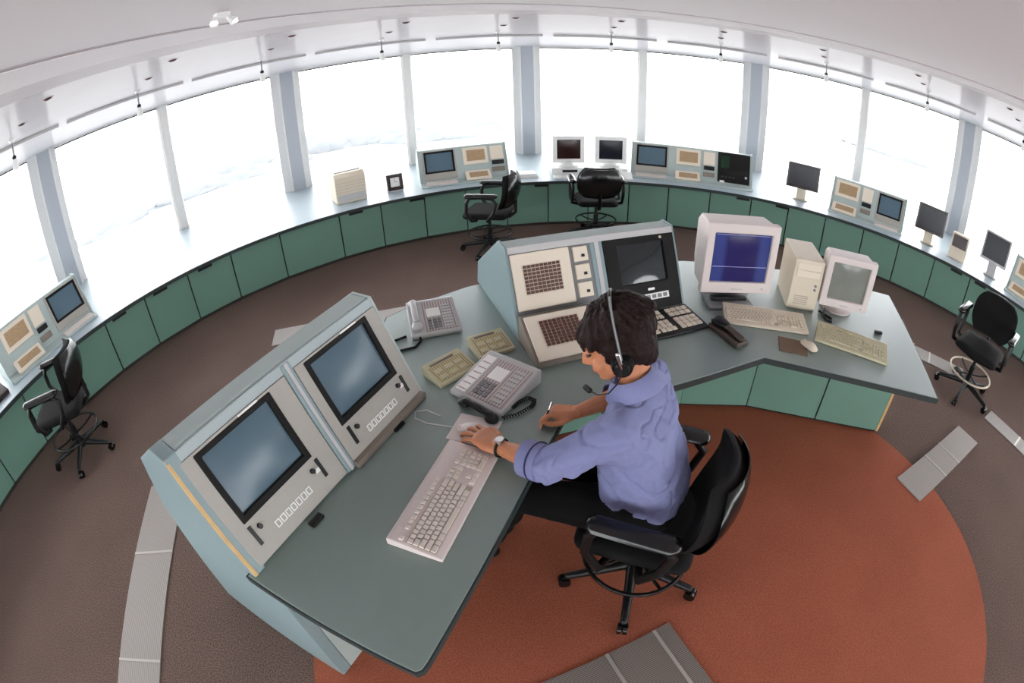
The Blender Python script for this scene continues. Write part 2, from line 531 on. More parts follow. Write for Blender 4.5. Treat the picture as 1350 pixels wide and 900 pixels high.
# ------------------------------------------------------------------ soffit fittings
for k in range(14):
    az = 180.5 - 15.65 * k
    R = 4.35 + .03 * k
    hw = .56
    z = soffit_z(sqrt(R * R + hw * hw)) - .016
    o = MB().box((-hw, -.012, z - soffit_z(R) - .002), (hw, .012, .002 + soffit_z(R) * 0 + .001)).build('slot_diffuser', M_ltgrey, None, bevel=.003)
    o.location = polar(az, R, soffit_z(R) - .004); o.rotation_euler = (0, 0, radians(rot_to(az)))
    tag(o, f'slim grey air slot on the white soffit, {ordn[k]} along the windows from the left', 'air slot', 'air slots on the soffit')
for k in range(12):
    az = 180.2 - 15.6 * k
    R = 4.12
    zt = soffit_z(R)
    r = thing('hanging_spotlight', f'small spotlight hanging on a rod from the soffit, {ordn[k]} along the windows', 'spotlight', polar(az, R, zt), rot_to(az), 'spotlights hanging from the soffit')
    MB().cone((0, 0, .003), (0, 0, -.02), .03, .022).build('ceiling_rose', M_white, r, 40)
    MB().cone((0, 0, -.015), (0, 0, -.12), .006).build('rod', M_grey, r, 40)
    MB().ball((0, 0, -.125), .018, sub=2).build('joint', M_black, r, 60)
    MB().lathe([(.012, -.135), (.022, -.15), (.026, -.205), (.02, -.212)], n_=16).build('lamp_head', M_white, r, 40)
for k in range(13):
    az = 182 - 15.7 * k
    for R, nm in ((3.12, 'inner'), (3.62, 'outer')):
        z = soffit_z(R)
        a_ = az if R < 3.3 else az - .4
        r = thing('downlight', f'small dark recessed downlight of the {nm} ring in the soffit, {ordn[k]} from the left', 'downlight', polar(a_, R, z + .004), 0, 'recessed downlights')
        MB().lathe([(.042, .004), (.042, -.003), (.034, -.005), (.030, .003)], n_=20).build('trim_ring', M_trimshadow, r, 40)
        MB().ball((0, 0, -.003), (.030, .030, .013), sub=2).build('lens', M_red, r, 60)
r = thing('twin_lamp', 'small white twin headed lamp on the ceiling near top left', 'lamp', (-1.875, .72, 2.3805), 60)
r.scale = (.62, .62, .62)
MB().box((-.05, -.03, -.03), (.05, .03, .001)).build('lamp_box', M_white, r, bevel=.005)
for s_ in (-1, 1):
    q = MB().cone((s_ * .045, 0, -.03), (s_ * .075, -.03, -.075), .014, .032, 18).build('lamp_head', M_white, r, 40)
    MB().ball((s_ * .0755, -.0305, -.0755), (.026, .026, .012), sub=2).build('lamp_lens', M_bulb, q, 60)

# ------------------------------------------------------------------ floor grilles
def grille(name, c, rz, L, W, label, mt, strips=()):
    r = thing(name, label, 'floor grille', (c[0], c[1], 0.0), rz, 'floor grilles')
    z0 = .0075 if hypot(*c) < 2.2 else .0005
    MB().box((-L / 2, -W / 2, z0), (L / 2, W / 2, z0 + .008)).build('grating', mt, r, bevel=.002)
    for s_ in strips:
        bb((s_ - .008, -W / 2, z0 + .008), (s_ + .008, W / 2, z0 + .0105), 'joint_strip', M_alum, r, 0)
    return r
grille('floor_grille', (-2.75, -.30), -74, 1.9, .28, 'long pale floor grille on the carpet left of the twin display console', M_grille, (-.4, .3))
grille('floor_grille', (-2.25, 2.48), 15, 1.25, .26, 'pale floor grille on the carpet behind the twin display console', M_grille, (0,))
grille('floor_grille', (2.02, .44), 17.3, 1.05, .235, 'pale floor grille running from terracotta carpet edge towards the right chair', M_grille, (-.12, .12))
grille('floor_grille', (2.90, 1.60), -47, .82, .22, 'pale floor grille beneath the right hand chair beside desk corner', M_grille, (0,))
grille('floor_grille', (3.14, .37), -73, .8, .2, 'pale floor grille at the right edge of the photo', M_grille, (0,))
grille('floor_grille', (-.33, -.72), 22, .62, .94, 'dark grey floor grille on terracotta carpet at the bottom of the photo', M_grille_d, (.23, .0))

# ------------------------------------------------------------------ office chairs
def make_chair(label):
    t = thing('office_chair', label, 'chair', (0, 0, 0), 0, 'black office chairs')
    # local front = +X
    for k in range(5):
        a = 2 * pi * k / 5
        c_, s_ = cos(a), sin(a)
        lg = MB().hull([((.03 * c_, .03 * s_, .105), .026), ((.285 * c_, .285 * s_, .068), .017)]).build('leg', M_black, t, 50)
        cb = MB()
        px, py = .30 * c_, .30 * s_
        for o_ in (-.013, .013):
            cb.cone((px - s_ * (o_ - .009), py + c_ * (o_ - .009), .0275), (px - s_ * (o_ + .009), py + c_ * (o_ + .009), .0275), .027, n_=14)
        cb.cone((px, py, .03), (px, py, .066), .011)
        cb.build('caster', M_blackgloss, lg, 40)
    MB().cone((0, 0, .07), (0, 0, .13), .036, .03).cone((0, 0, .13), (0, 0, .27), .026).cone((0, 0, .27), (0, 0, .39), .016).build('gas_column', M_black, t, 40)
    ring = MB().tube([(.225 * cos(2 * pi * k / 36), .225 * sin(2 * pi * k / 36), .205) for k in range(36)], .0095, True).build('foot_ring', M_ringdark, t, 60)
    for k in range(4):
        a = pi / 4 + k * pi / 2
        MB().tube([(.02 * cos(a), .02 * sin(a), .185), (.12 * cos(a), .12 * sin(a), .185), (.222 * cos(a), .222 * sin(a), .203)], .008).build('spoke', M_black, ring, 60)
    MB().box((-.10, -.09, .375), (.10, .09, .40)).build('mechanism', M_black, t, bevel=.01)
    sb = MB().hull([((.17, -.17, .435), (.06, .06, .034)), ((.17, .17, .435), (.06, .06, .034)), ((-.17, -.16, .435), (.06, .06, .034)), ((-.17, .16, .435), (.06, .06, .034)), ((.22, 0, .428), (.03, .12, .03))], sub=3)
    sb.build('seat', M_blacksoft, t, 60)
    # backrest: curved padded shell
    def back(x_off, thick, hw, z0, z1, nu=14, nv=12):
        V = []; F = []
        for side in (0, 1):
            for j in range(nv + 1):
                v = j / nv
                z = z0 + (z1 - z0) * v
                e = abs(2 * v - 1) ** 3.2
                wv = hw * (1 - .36 * abs(2 * v - 1) ** 2.8)
                for i in range(nu + 1):
                    u = 2 * i / nu - 1
                    th = thick * (1 - .82 * max(abs(u) ** 4, abs(2 * v - 1) ** 5))
                    curve = .055 * u * u + .035 * sin(pi * v) * -1 + .0
                    x = -.215 + x_off + curve - .06 * (v - .25)
                    V.append((x + (th / 2 if side else -th / 2), u * wv, z))
        n1 = (nu + 1) * (nv + 1)
        for j in range(nv):
            for i in range(nu):
                a = j * (nu + 1) + i
                F.append((a, a + nu + 1, a + nu + 2, a + 1))
                F.append((n1 + a, n1 + a + 1, n1 + a + nu + 2, n1 + a + nu + 1))
        for i in range(nu):
            F.append((i, i + 1, n1 + i + 1, n1 + i)); k0 = nv * (nu + 1) + i
            F.append((k0 + 1, k0, n1 + k0, n1 + k0 + 1))
        for j in range(nv):
            a = j * (nu + 1)
            F.append((a + nu + 1, a, n1 + a, n1 + a + nu + 1)); a += nu
            F.append((a, a + nu + 1, n1 + a + nu + 1, n1 + a))
        return V, F
    b_ = MB(); b_._add(*back(0, .10, .24, .505, .85)); bk = b_.build('backrest', M_blacksoft, t, 60)
    b_ = MB(); b_._add(*back(-.052, .024, .235, .515, .845)); b_.build('back_shell', M_blackgloss, bk, 60)
    MB().tube([(-.08, 0, .39), (-.22, 0, .395), (-.275, 0, .44), (-.285, 0, .60)], [.022, .022, .02, .016]).build('back_support', M_black, t, 60)
    for s_ in (-1, 1):
        y = s_ * .275
        arm = MB().tube([(.08, s_ * .20, .40), (.10, y, .42), (.155, y, .50), (.15, y, .60), (.12, y, .655), (0, y, .665), (-.11, y, .655), (-.15, y, .61), (-.12, y, .50), (-.06, y, .42), (-.04, s_ * .20, .40)], .019).build('arm_frame', M_black, t, 60)
        MB().hull([((.13, y, .676), (.04, .042, .024)), ((-.13, y, .676), (.04, .042, .024))], sub=2).build('arm_pad', M_blackgloss, arm, 60)
    return t
CH = [((-.351, .113), 153, 'black office chair the man in the blue shirt sits on'),
      ((-4.06, .80), 212, 'black office chair by the window counter at the far left'),
      ((-1.03, 3.95), 166, 'black office chair seen from its side by the far window counter'),
      ((.14, 4.30), 88, 'black office chair with its back turned, facing the two small monitors'),
      ((2.927, 1.085), 202, 'black office chair with beige foot ring at the far right')]
ch0 = make_chair(CH[0][2])
for i, ((x, y), rz, lb) in enumerate(CH):
    o = ch0 if i == 0 else dup_tree(ch0)
    o.location = (x, y, .0075 if i == 0 else 0.0)
    o.rotation_euler = (0, 0, radians(rz))
    o['label'] = lb
    for ch in o.children:
        if ch.name.startswith('leg'):
            ch.rotation_euler = (0, 0, radians((30, -13 + 31, 8, 20, -27.5 + 31)[i]))
        if i == 4 and ch.name.startswith('foot_ring'):
            ch.data = ch.data.copy()
            ch.data.materials[0] = M_ringbeige

# ------------------------------------------------------------------ central desk
ZD = .745
EU = Vector((.434, .901)); HU = Vector((-.901, .434))
O0 = Vector((-1.655, -.318))
def LC(x, y): return tuple(O0 + EU * x + HU * y)
outer = [(-1.135, -.60), LC(-.045, .02), LC(1.0, .02), LC(1.0, .34), (-1.50, 1.24), (-1.39, 1.35), (-1.09, 1.56), (-.6, 1.78), (.3, 1.87), (1.0, 1.745), (1.78, 1.38),
         (1.284, .28), (.36, .735), (-.103, .586), (-.65, .42), (-.80, .10), (-1.092, -.575), (-1.105, -.598), (-1.12, -.606)]
desk = thing('control_desk', 'large angled grey green control desk the man works at', 'desk', (0, 0, 0))
MB().prism(outer[::-1], ZD - .03, ZD).build('worktop', M_desk, desk, bevel=.003)
def offs(poly, d):
    out = []
    n_ = len(poly)
    for i in range(n_):
        p0, p1, p2 = Vector(poly[i - 1]), Vector(poly[i]), Vector(poly[(i + 1) % n_])
        d1 = (p1 - p0).normalized(); d2 = (p2 - p1).normalized()
        n1 = Vector((d1.y, -d1.x)); n2 = Vector((d2.y, -d2.x))
        b = (n1 + n2)
        if b.length < 1e-6: b = n1
        b.normalize()
        out.append(tuple(p1 + b * d / max(.4, b.dot(n1))))
    return out
cw = outer[::-1]      # counter-clockwise? resolved by area sign below
ar = sum(cw[i][0] * cw[(i + 1) % len(cw)][1] - cw[(i + 1) % len(cw)][0] * cw[i][1] for i in range(len(cw)))
ccw = cw if ar > 0 else cw[::-1]
op = offs(ccw, .006)
eb = MB()
n_ = len(ccw)
V = [(*p, ZD - .032) for p in ccw] + [(*p, ZD - .032) for p in op] + [(*p, ZD - .002) for p in op] + [(*p, ZD - .002) for p in ccw]
F = []
for i in range(n_):
    j = (i + 1) % n_
    F += [(i, j, n_ + j, n_ + i), (n_ + i, n_ + j, 2 * n_ + j, 2 * n_ + i), (2 * n_ + i, 2 * n_ + j, 3 * n_ + j, 3 * n_ + i)]
eb._add(V, F)
eb.build('edge_band', M_edge, desk)
# base cabinets set back under the worktop
bpoly = [(-.86, 1.02), (.2, 1.305), (.655, 1.235), (1.56, .835), (1.70, 1.13), (.85, 1.52), (.25, 1.62), (-.78, 1.40)]
MB().prism(bpoly, .008, ZD - .031).build('base_carcass', M_gap, desk)
def front_panel(p0, p1, name, mt, z0=.03, z1=ZD - .036, t_=.018, gap=.005, parent=desk):
    p0, p1 = Vector(p0), Vector(p1)
    d = (p1 - p0); L = d.length; d.normalize()
    nn = Vector((d.y, -d.x))
    a = p0 + d * gap; b = p1 - d * gap
    return MB().prism([tuple(a), tuple(a + nn * t_), tuple(b + nn * t_), tuple(b)], z0, z1).build(name, mt, parent, bevel=.002)
front_panel((-.86, 1.02), (-.34, 1.16), 'door', M_green)
front_panel((-.34, 1.16), (.2, 1.305), 'door', M_green)
front_panel((.2, 1.305), (.655, 1.235), 'door', M_green)
front_panel((.655, 1.235), (1.112, 1.033), 'door', M_green)
front_panel((1.112, 1.033), (1.56, .835), 'door', M_green)
front_panel((1.56, .835), (1.70, 1.13), 'end_panel', M_green)
front_panel((1.567, .832), (1.573, .843), 'wood_edge', M_wood, z0=.012, t_=.02, gap=0)

# ------------------------------------------------------------------ twin display console on the left wing
con = thing('display_console', 'pale blue console with two blue tube screens, lower left', 'console', (O0.x, O0.y, 0), 64.3)
prof = [(-.10, .008), (-.10, .712), (.028, .712), (.028, .746), (0, .746), (0, .752), (.19, 1.15), (.20, 1.164), (.275, 1.168), (.484, 1.028), (.598, .74), (.653, .008)]
MB().prism(prof, .02, .985, 'x').build('housing', M_shell2, con, bevel=.004)
endp = [(-.10, .008), (-.10, .712), (.028, .712), (.028, .746), (-.012, .746), (.182, 1.165), (.275, 1.17), (.485, 1.03), (.60, .74), (.655, .008)]
MB().prism(endp, -.035, .018, 'x').build('end_panel', M_shell, con, bevel=.004)
MB().prism(endp, .987, 1.0, 'x').build('end_panel', M_shell2, con, bevel=.003)
Ms = slope_frame(0, .75, .19, .40)
MB(Ms).box((-.0335, -.006, .008), (-.018, .452, .0135)).build('edge_trim', M_wood, con, bevel=.002)
MB(Ms).box((.488, .0, -.003), (.530, .445, .016)).build('divider', M_shell, con, bevel=.004)
MB(Ms).box((.502, .0, .0155), (.516, .445, .019)).build('divider_strip', M_ltgrey, con)
MB(Ms).box((-.015, .415, -.003), (.99, .452, .012)).build('top_rail', mat('pale grey rail', (166, 178, 180), .45), con, bevel=.004)
for k, x0 in enumerate((0.0, .53)):
    x1 = x0 + (.485 if k == 0 else .455)
    sx = .056 if k == 0 else .045
    mu = MB(Ms).frame(x0 + .003, x1, .004, .414, (sx, x1 - x0 - sx - .345, .142, .012), -.003, .014).build('monitor_bezel', M_bezel, con, bevel=.003)
    a, b2 = x0 + sx + .003, x1 - (x1 - x0 - sx - .345)
    MB(Ms).frame(a - .004, b2 + .004, .142, .406, (.024, .024, .026, .02), .0, .017).build('screen_surround', M_matte, mu, bevel=.004)
    screen_mesh(a + .018, b2 - .018, .165, .389, .003, .010, Ms).build('tube_screen', M_crt, mu, 60)
    for xx in (x0 + .06, b2 + .005):
        MB(Ms).box((xx - .005, .055, .013), (xx + .009, .128, .018)).build('vent_slot', M_black, mu)
    for xx in (x0 + .095, b2 - .03):
        MB(Ms).cone((xx, .105, .014), (xx, .105, .026), .009, n_=14).build('knob', M_black, mu, 40)
    for q in range(7):
        xx = a + .085 + q * .027
        MB(Ms).frame(xx, xx + .022, .052, .078, .004, .0135, .0165).build('button', M_white, mu)
    MB(Ms).box((a + .20, .4025, .013), (a + .29, .4115, .0155)).build('label_strip', M_white, mu)
    MB(Ms).box((b2 - .02, .085, .0135), (b2 + .002, .10, .0155)).build('label', M_white, mu)
MB().box((.53, -.03, ZD + .001), (.985, .02, ZD + .028)).build('plinth', M_bezel_dk, con, bevel=.004)

# ------------------------------------------------------------------ middle console
mid = thing('panel_console', 'pale blue console with key panel and black screen, behind the man', 'console', (-.739, .724, ZD + .001), 18)
P2 = [(.215, 0), (.24, .02), (.42, .40), (.50, .405), (.90, .14), (.94, 0)]
MB().prism(P2, .012, .936, 'x').build('housing', M_shell2, mid, bevel=.003)
P3 = [(.205, 0), (.232, .025), (.415, .408), (.503, .412), (.91, .145), (.95, 0)]
MB().prism(P3, 0, .014, 'x').build('end_panel', M_shell, mid, bevel=.003)
MB().prism(P3, .934, .948, 'x').build('end_panel', M_shell, mid, bevel=.003)
Mu = slope_frame(.24, .02, .18, .382)
MB(Mu).box((.014, .388, -.002), (.934, .421, .014)).build('top_rail', M_ltgrey, mid, bevel=.003)
MB(Mu).box((.432, .0, -.002), (.50, .389, .013)).build('divider', M_shell, mid, bevel=.004)
MB(Mu).box((.455, .0, .012), (.478, .389, .016)).build('divider_strip', M_ltgrey, mid)
MB(Mu).box((.014, .10, -.002), (.432, .388, .006)).build('backing_plate', M_grey, mid)
def keypad(M, x0, x1, y0, y1, kx0, kx1, ky0, ky1, nx, ny, parent, h=.018, name='key_panel'):
    p = MB(M).box((x0, y0, .003), (x1, y1, h)).build(name, M_cream, parent, bevel=.004)
    MB(M).box((kx0 - .004, ky0 - .004, h - .004), (kx1 + .004, ky1 + .004, h + .0006)).build('key_field', M_beige, p)
    px, py = (kx1 - kx0) / nx, (ky1 - ky0) / ny
    k0 = None
    for j in range(ny):
        for i in range(nx):
            if k0 is None:
                k0 = MB(M).box((kx0 + px * .12, ky0 + py * .12, h), (kx0 + px * .88, ky0 + py * .88, h + .005)).build('key', M_keybrown, p)
                k = k0
            else:
                k = k0.copy(); COL.objects.link(k); k.parent = p
            k.location = M.to_3x3() @ Vector((i * px, j * py, 0))
    return p
keypad(Mu, .02, .315, .118, .385, .07, .258, .19, .328, 9, 8, mid)
for k in range(3):
    y0 = .132 + k * .087
    q = MB(Mu).box((.335, y0, .004), (.412, y0 + .073, .02)).build('indicator_module', M_cream, mid, bevel=.004)
    MB(Mu).box((.375, y0 + .02, .019), (.392, y0 + .034, .022)).build('indicator', M_black, q)
# black display unit
du = MB(Mu).frame(.503, .932, .004, .389, (.075, .072, .145, .034), -.002, .014).build('display_bezel', M_matte, mid, bevel=.003)
screen_mesh(.572, .866, .142, .36, .002, .008, Mu).build('tube_screen', M_crt_dark, du, 60)
MB(Mu).box((.66, .055, .013), (.85, .088, .018)).build('button_strip', M_white, du, bevel=.002)
for k in range(5):
    MB(Mu).box((.672 + k * .035, .062, .0175), (.695 + k * .035, .081, .0215)).build('button', M_grey, du)
MB(Mu).box((.725, .105, .0135), (.765, .117, .0155)).build('label', M_white, du)
MB(Mu).cone((.845, .372, .013), (.845, .372, .02), .007, n_=12).build('indicator', M_cream, du)
# lower key unit (wedge) in front of the upper panel
lw = MB().prism([(0, 0), (0, .022), (.21, .138), (.232, .138), (.232, 0)], 0.0, .40, 'x').build('key_unit', M_bezel_dk, mid, bevel=.004)
Ml = slope_frame(.0, .022, .21, .116)
kp = keypad(Ml, .012, .392, .006, .236, .07, .262, .068, .20, 9, 8, mid, h=.014, name='lower_key_panel')
# keyboard shelf of the display unit
ks = MB().prism([(0, 0), (0, .012), (.225, .026), (.235, .0)], .45, .948, 'x').build('keyboard_tray', M_black, mid, bevel=.003)
Mk = slope_frame(.0, .012, .225, .014)
def keyrows(M, rows, parent, mt, h=.007, z=.001):
    cache = {}
    for (x, y, w_, d_) in rows:
        key = (round(w_, 4), round(d_, 4))
        if key not in cache:
            o = MB(M).prism([(.0008, .0008), (w_ - .0008, .0008), (w_ - .0008, d_ - .0008), (.0008, d_ - .0008)], z, z + h).build('key', mt, parent, bevel=.0012, seg=1)
            cache[key] = o
        else:
            o = cache[key].copy(); COL.objects.link(o); o.parent = parent
        o.location = M.to_3x3() @ Vector((x, y, 0))
rows = []
for j, (y, d_) in enumerate(((.03, .028), (.062, .028), (.094, .028), (.14, .03), (.178, .03))):
    if j == 0:
        rows += [(.50, y, .16, d_)] + [(.67 + i * .032, y, .028, d_) for i in range(3)]
    else:
        rows += [(.465 + i * .0325, y, .0285, d_) for i in range(9)]
    rows += [(.79 + i * .035, y, .031, d_) for i in range(4)]
keyrows(Mk, rows, ks, M_cream)

# ------------------------------------------------------------------ keyboards
def keyboard(label, loc, rz, W, D, base, key, cat='keyboard'):
    t = thing('keyboard', label, cat, loc, rz, 'keyboards on the desk')
    MB().prism([(-D / 2, .0005), (-D / 2, .014), (-D / 2 + .02, .018), (D / 2 - .015, .034), (D / 2, .030), (D / 2, .0005)], -W / 2, W / 2, 'x').build('case', base, t, bevel=.003)
    M = slope_frame(-D / 2 + .02, .018, D - .035, .016, -W / 2)
    # wells
    s = W / .47
    ww = MB(M)
    u = .0188 * s
    d0 = (D - .06) / 6.6
    rws = []
    x0 = .012 * s
    wells = [(x0 - .002, .004, 15 * u + .004, 5 * d0 + .004), (x0 + 15.5 * u, .004, 3 * u + .003, 5 * d0 + .004), (x0 + 19 * u, .004, 4 * u + .003, 5 * d0 + .004)]
    for k_, (x, y, w_, d_) in enumerate(wells[:1]):
        MB(M).box((x, y, -.003), (x + w_, y + d_, .0012)).build('key_well', M_keywell, t)
    g_ = .002
    for j in range(5):
        y = .006 + j * d0
        if j == 0:
            seq = [1.5, 1, 1.5, 6, 1.5, 1, 1.5]
        elif j == 1:
            seq = [2.2] + [1] * 10 + [2.8]
        elif j == 2:
            seq = [1.8] + [1] * 11 + [2.2]
        elif j == 3:
            seq = [1.5] + [1] * 12 + [1.5]
        else:
            seq = [1] * 13 + [2]
        x = x0
        for q in seq:
            rws.append((x, y, q * u - g_, d0 - g_)); x += q * u
            if abs(x - x0 - 15 * u) < .3 * u: break
        for i in range(3):
            if j in (3, 4) or (j == 0) or (j == 1 and i == 1):
                rws.append((x0 + (15.5 + i) * u, y, u - g_, d0 - g_))
        for i in range(4):
            if j == 0 and i == 1: continue
            rws.append((x0 + (19 + i) * u, y, (2 if (j == 0 and i == 0) else 1) * u - g_, d0 - g_))
    y = .006 + 5.6 * d0
    for i in range(13):
        if i != 1:
            rws.append((x0 + i * 1.15 * u, y, u - g_, d0 * .9 - g_))
    keyrows(M, rws, t, key, h=.008, z=-.001)
    return t
keyboard('long off white keyboard nearest the camera, left of the man', (-1.075, .012, ZD + .001), 69.5, .475, .19, M_pinkgrey, M_key)
keyboard('beige keyboard in front of the large blue monitor', (.528, 1.075, ZD + .001), -17.5, .49, .195, M_beige, M_beige)
keyboard('yellowed beige keyboard near the right end of desk', (.98, .80, ZD + .001), -37, .45, .20, M_yellowbeige, M_yellowbeige)

# ------------------------------------------------------------------ mice, mats and small desk items
def mouse(label, loc, rz, mt):
    t = thing('computer_mouse', label, 'mouse', loc, rz)
    b = MB().hull([((-.03, 0, .012), (.028, .029, .012)), ((-.012, 0, .02), (.035, .028, .016)), ((.03, 0, .010), (.025, .026, .009))], sub=3)
    o = b.build('shell', mt, t, 60)
    for s_ in (-1, 1):
        MB().box((.012, .012 * s_ - .010, .018), (.05, .012 * s_ + .010, .0195)).build('button', mt, o, bevel=.001)
    return t
mm = MB().box((-.08, -.07, 0), (.08, .07, .004)).build('mouse_mat', M_brownmat, None, bevel=.002)
mm.location = (.575, .815, ZD + .001); mm.rotation_euler = (0, 0, radians(-25))
tag(mm, 'small brown mouse mat in front of beige keyboard', 'mouse mat')
mouse('beige mouse beside the brown mat on right part of desk', (.665, .795, ZD + .001), 110, M_beige)
mm = MB().box((-.085, -.075, 0), (.085, .075, .005)).build('mouse_mat', M_pinkgrey, None, bevel=.002)
mm.location = (-.995, .345, ZD + .001); mm.rotation_euler = (0, 0, radians(-20))
tag(mm, 'pale grey mouse mat under the man\'s left hand', 'mouse mat')
mouse('pale mouse under the man\'s left hand', (-1.005, .335, ZD + .006), 155, M_pinkgrey)
cp = [(-1.045, .355), (-1.10, .37), (-1.18, .39), (-1.23, .42), (-1.235, .46), (-1.19, .47), (-1.13, .43)]
cb = MB().tube([(x, y, ZD + .004) for x, y in cp], .0022).build('mouse_cable', M_ltgrey, None, 60)
tag(cb, 'thin pale mouse cable on the desk by the console', 'cable')
for (x, y, rz, lb) in ((-1.505, -.10, 64, 'small black cable clip below the nearer tube screen'), (-1.290, .372, 64, 'small black cable clip below the farther tube screen')):
    o = MB().box((-.03, -.014, 0), (.03, .014, .012)).build('cable_clip', M_black, None, bevel=.004)
    o.location = (x, y, ZD + .001); o.rotation_euler = (0, 0, radians(rz))
    tag(o, lb, 'cable clip', 'cable clips')
o = MB().box((-.028, -.011, 0), (.028, .011, .016)).build('stapler', M_black, None, bevel=.004)
o.location = (1.275, .90, ZD + .001); o.rotation_euler = (0, 0, radians(-20))
tag(o, 'tiny black stapler on the bare right end of the desk', 'stapler')

# intercom panels
def intercom(label, loc, rz, W, D):
    t = thing('intercom_panel', label, 'intercom', loc, rz, 'small beige intercom panels')
    MB().prism([(-D / 2, .0), (-D / 2, .018), (D / 2, .05), (D / 2, 0)], -W / 2, W / 2, 'x').build('case', M_yellowbeige, t, bevel=.004)
    M = slope_frame(-D / 2, .018, D, .032, -W / 2)
    MB(M).box((.014, .014, -.001), (W - .014, D - .03, .003)).build('label_field', M_tile, t)
    MB(M).box((.03, D - .024, -.001), (W - .05, D - .015, .0025)).build('slot', M_bezel_dk, t)
    for i in range(3):
        for j in range(2):
            MB(M).box((.025 + i * (W - .05) / 3, .022 + j * (D - .06) / 2, .002), (.025 + (i + .75) * (W - .05) / 3, .022 + (j + .6) * (D - .06) / 2, .006)).build('button', M_yellowbeige, t, bevel=.001)
    return t
intercom('beige intercom panel left of the big grey telephone', (-1.115, .725, ZD + .001), 43, .205, .135)
intercom('beige intercom panel behind the big grey telephone', (-.94, .905, ZD + .001), 27, .18, .145)

def telephone(label, loc, rz, W, D, hs_side, tilt=.05):
    t = thing('telephone', label, 'telephone', loc, rz, 'grey telephones')
    MB().prism([(-D / 2, 0), (-D / 2, .022), (D / 2 - .02, .022 + tilt), (D / 2, .018 + tilt), (D / 2, 0)], -W / 2, W / 2, 'x').build('body', M_ltgrey, t, bevel=.006)
    M = slope_frame(-D / 2, .022, D - .02, tilt, -W / 2)
    MB(M).box((.075, .02, -.001), (W - .012, D - .035, .003)).build('label_field', M_phonelabel, t)
    MB(M).box((.095, .13, .002), (.165, .20, .005)).build('dial_card', M_paper, t)
    for i in range(3):
        for j in range(4):
            MB(M).box((.095 + i * .024, .035 + j * .021, .002), (.113 + i * .024, .050 + j * .021, .007)).build('button', M_grey, t)
    for j in range(8):
        MB(M).box((W - .075, .035 + j * .024, .002), (W - .03, .050 + j * .024, .006)).build('line_button', M_ltgrey, t)
    # handset
    if hs_side == 'none':
        MB(M).box((.016, .02, -.001), (.066, D - .035, .003)).build('paper_label', M_paper, t)
        for j in range(6):
            MB(M).box((.02, .03 + j * .033, .002), (.062, .036 + j * .033, .0035)).build('label_line', M_phonelabel, t)
    elif hs_side == 'cradle':
        hp = [(.0, -D * .40), (.0, D * .36)]
        x = -W / 2 + .036
        z = lambda y: .022 + (y + D / 2) / D * tilt
        h = MB().hull([((x, -D * .33, z(-D * .33) + .014), (.028, .034, .014)), ((x, -D * .28, z(-D * .3) + .03), (.018, .02, .012))])
        h.hull([((x, D * .33, z(D * .33) + .014), (.028, .034, .014)), ((x, D * .28, z(D * .3) + .03), (.018, .02, .012))])
        h.hull([((x, -D * .28, z(-D * .28) + .036), (.017, .015, .01)), ((x, D * .28, z(D * .28) + .036), (.017, .015, .01))])
        h.build('handset', M_ltgrey, t, 60)
    else:
        y = -D / 2 - .035
        h = MB().hull([((-W * .34, y, .018), (.036, .026, .017))]).hull([((W * .34, y, .018), (.036, .026, .017))])
        h.hull([((-W * .3, y, .032), (.02, .017, .011)), ((W * .3, y, .032), (.02, .017, .011))])
        h.build('handset', M_black, t, 60)
    return t
telephone('big grey telephone with its black handset lying beside it', (-.915, .60, ZD + .001), 0, .265, .275, 'none', .05).rotation_euler = (0, 0, radians(-38))
hs = thing('telephone_handset', 'black telephone handset lying beside the big grey telephone', 'handset', (-.985, .445, ZD + .001), -44)
MB().hull([((-.075, 0, .016), (.032, .026, .016))]).hull([((.075, 0, .016), (.032, .026, .016))]).hull([((-.065, 0, .03), (.018, .015, .01)), ((.065, 0, .03), (.018, .015, .01))]).build('grip', M_black, hs, 60)
coil = []
path = [Vector((-.89, .40, 0)), Vector((-.83, .42, 0)), Vector((-.78, .46, 0)), Vector((-.76, .50, 0)), Vector((-.785, .52, 0)), Vector((-.83, .49, 0)), Vector((-.85, .46, 0))]
def along(path, t_):
    f = t_ * (len(path) - 1); i = min(int(f), len(path) - 2)
    return path[i].lerp(path[i + 1], f - i)
for i in range(261):
    p = along(path, i / 260)
    d = (along(path, min(1, i / 260 + .01)) - along(path, max(0, i / 260 - .01))).normalized()
    s_ = Vector((-d.y, d.x, 0))
    a = i * 2 * pi / 8
    coil.append((p + s_ * cos(a) * .0065 + Vector((0, 0, ZD + .0105 + sin(a) * .0065))))
tag(MB().tube(coil, .0024, n_=5).build('coiled_cord', M_black, None, 60), 'black coiled handset cord looping on desk before the man', 'cord')
telephone('grey telephone at the back of the desk, left of the middle console', (-1.24, 1.17, ZD + .001), 14, .25, .30, 'cradle', .04)
bpy.context.view_layer.update()
inv = bpy.data.objects['telephone.001'].matrix_world.inverted()
MB(inv).tube([(-1.36, 1.03, ZD + .006), (-1.43, .98, ZD + .006), (-1.46, .93, ZD + .006), (-1.38, .90, ZD + .006), (-1.30, .93, ZD + .006), (-1.28, .98, ZD + .006), (-1.285, 1.01, ZD + .012)], .006).build('cord', M_black, bpy.data.objects['telephone.001'], 60)

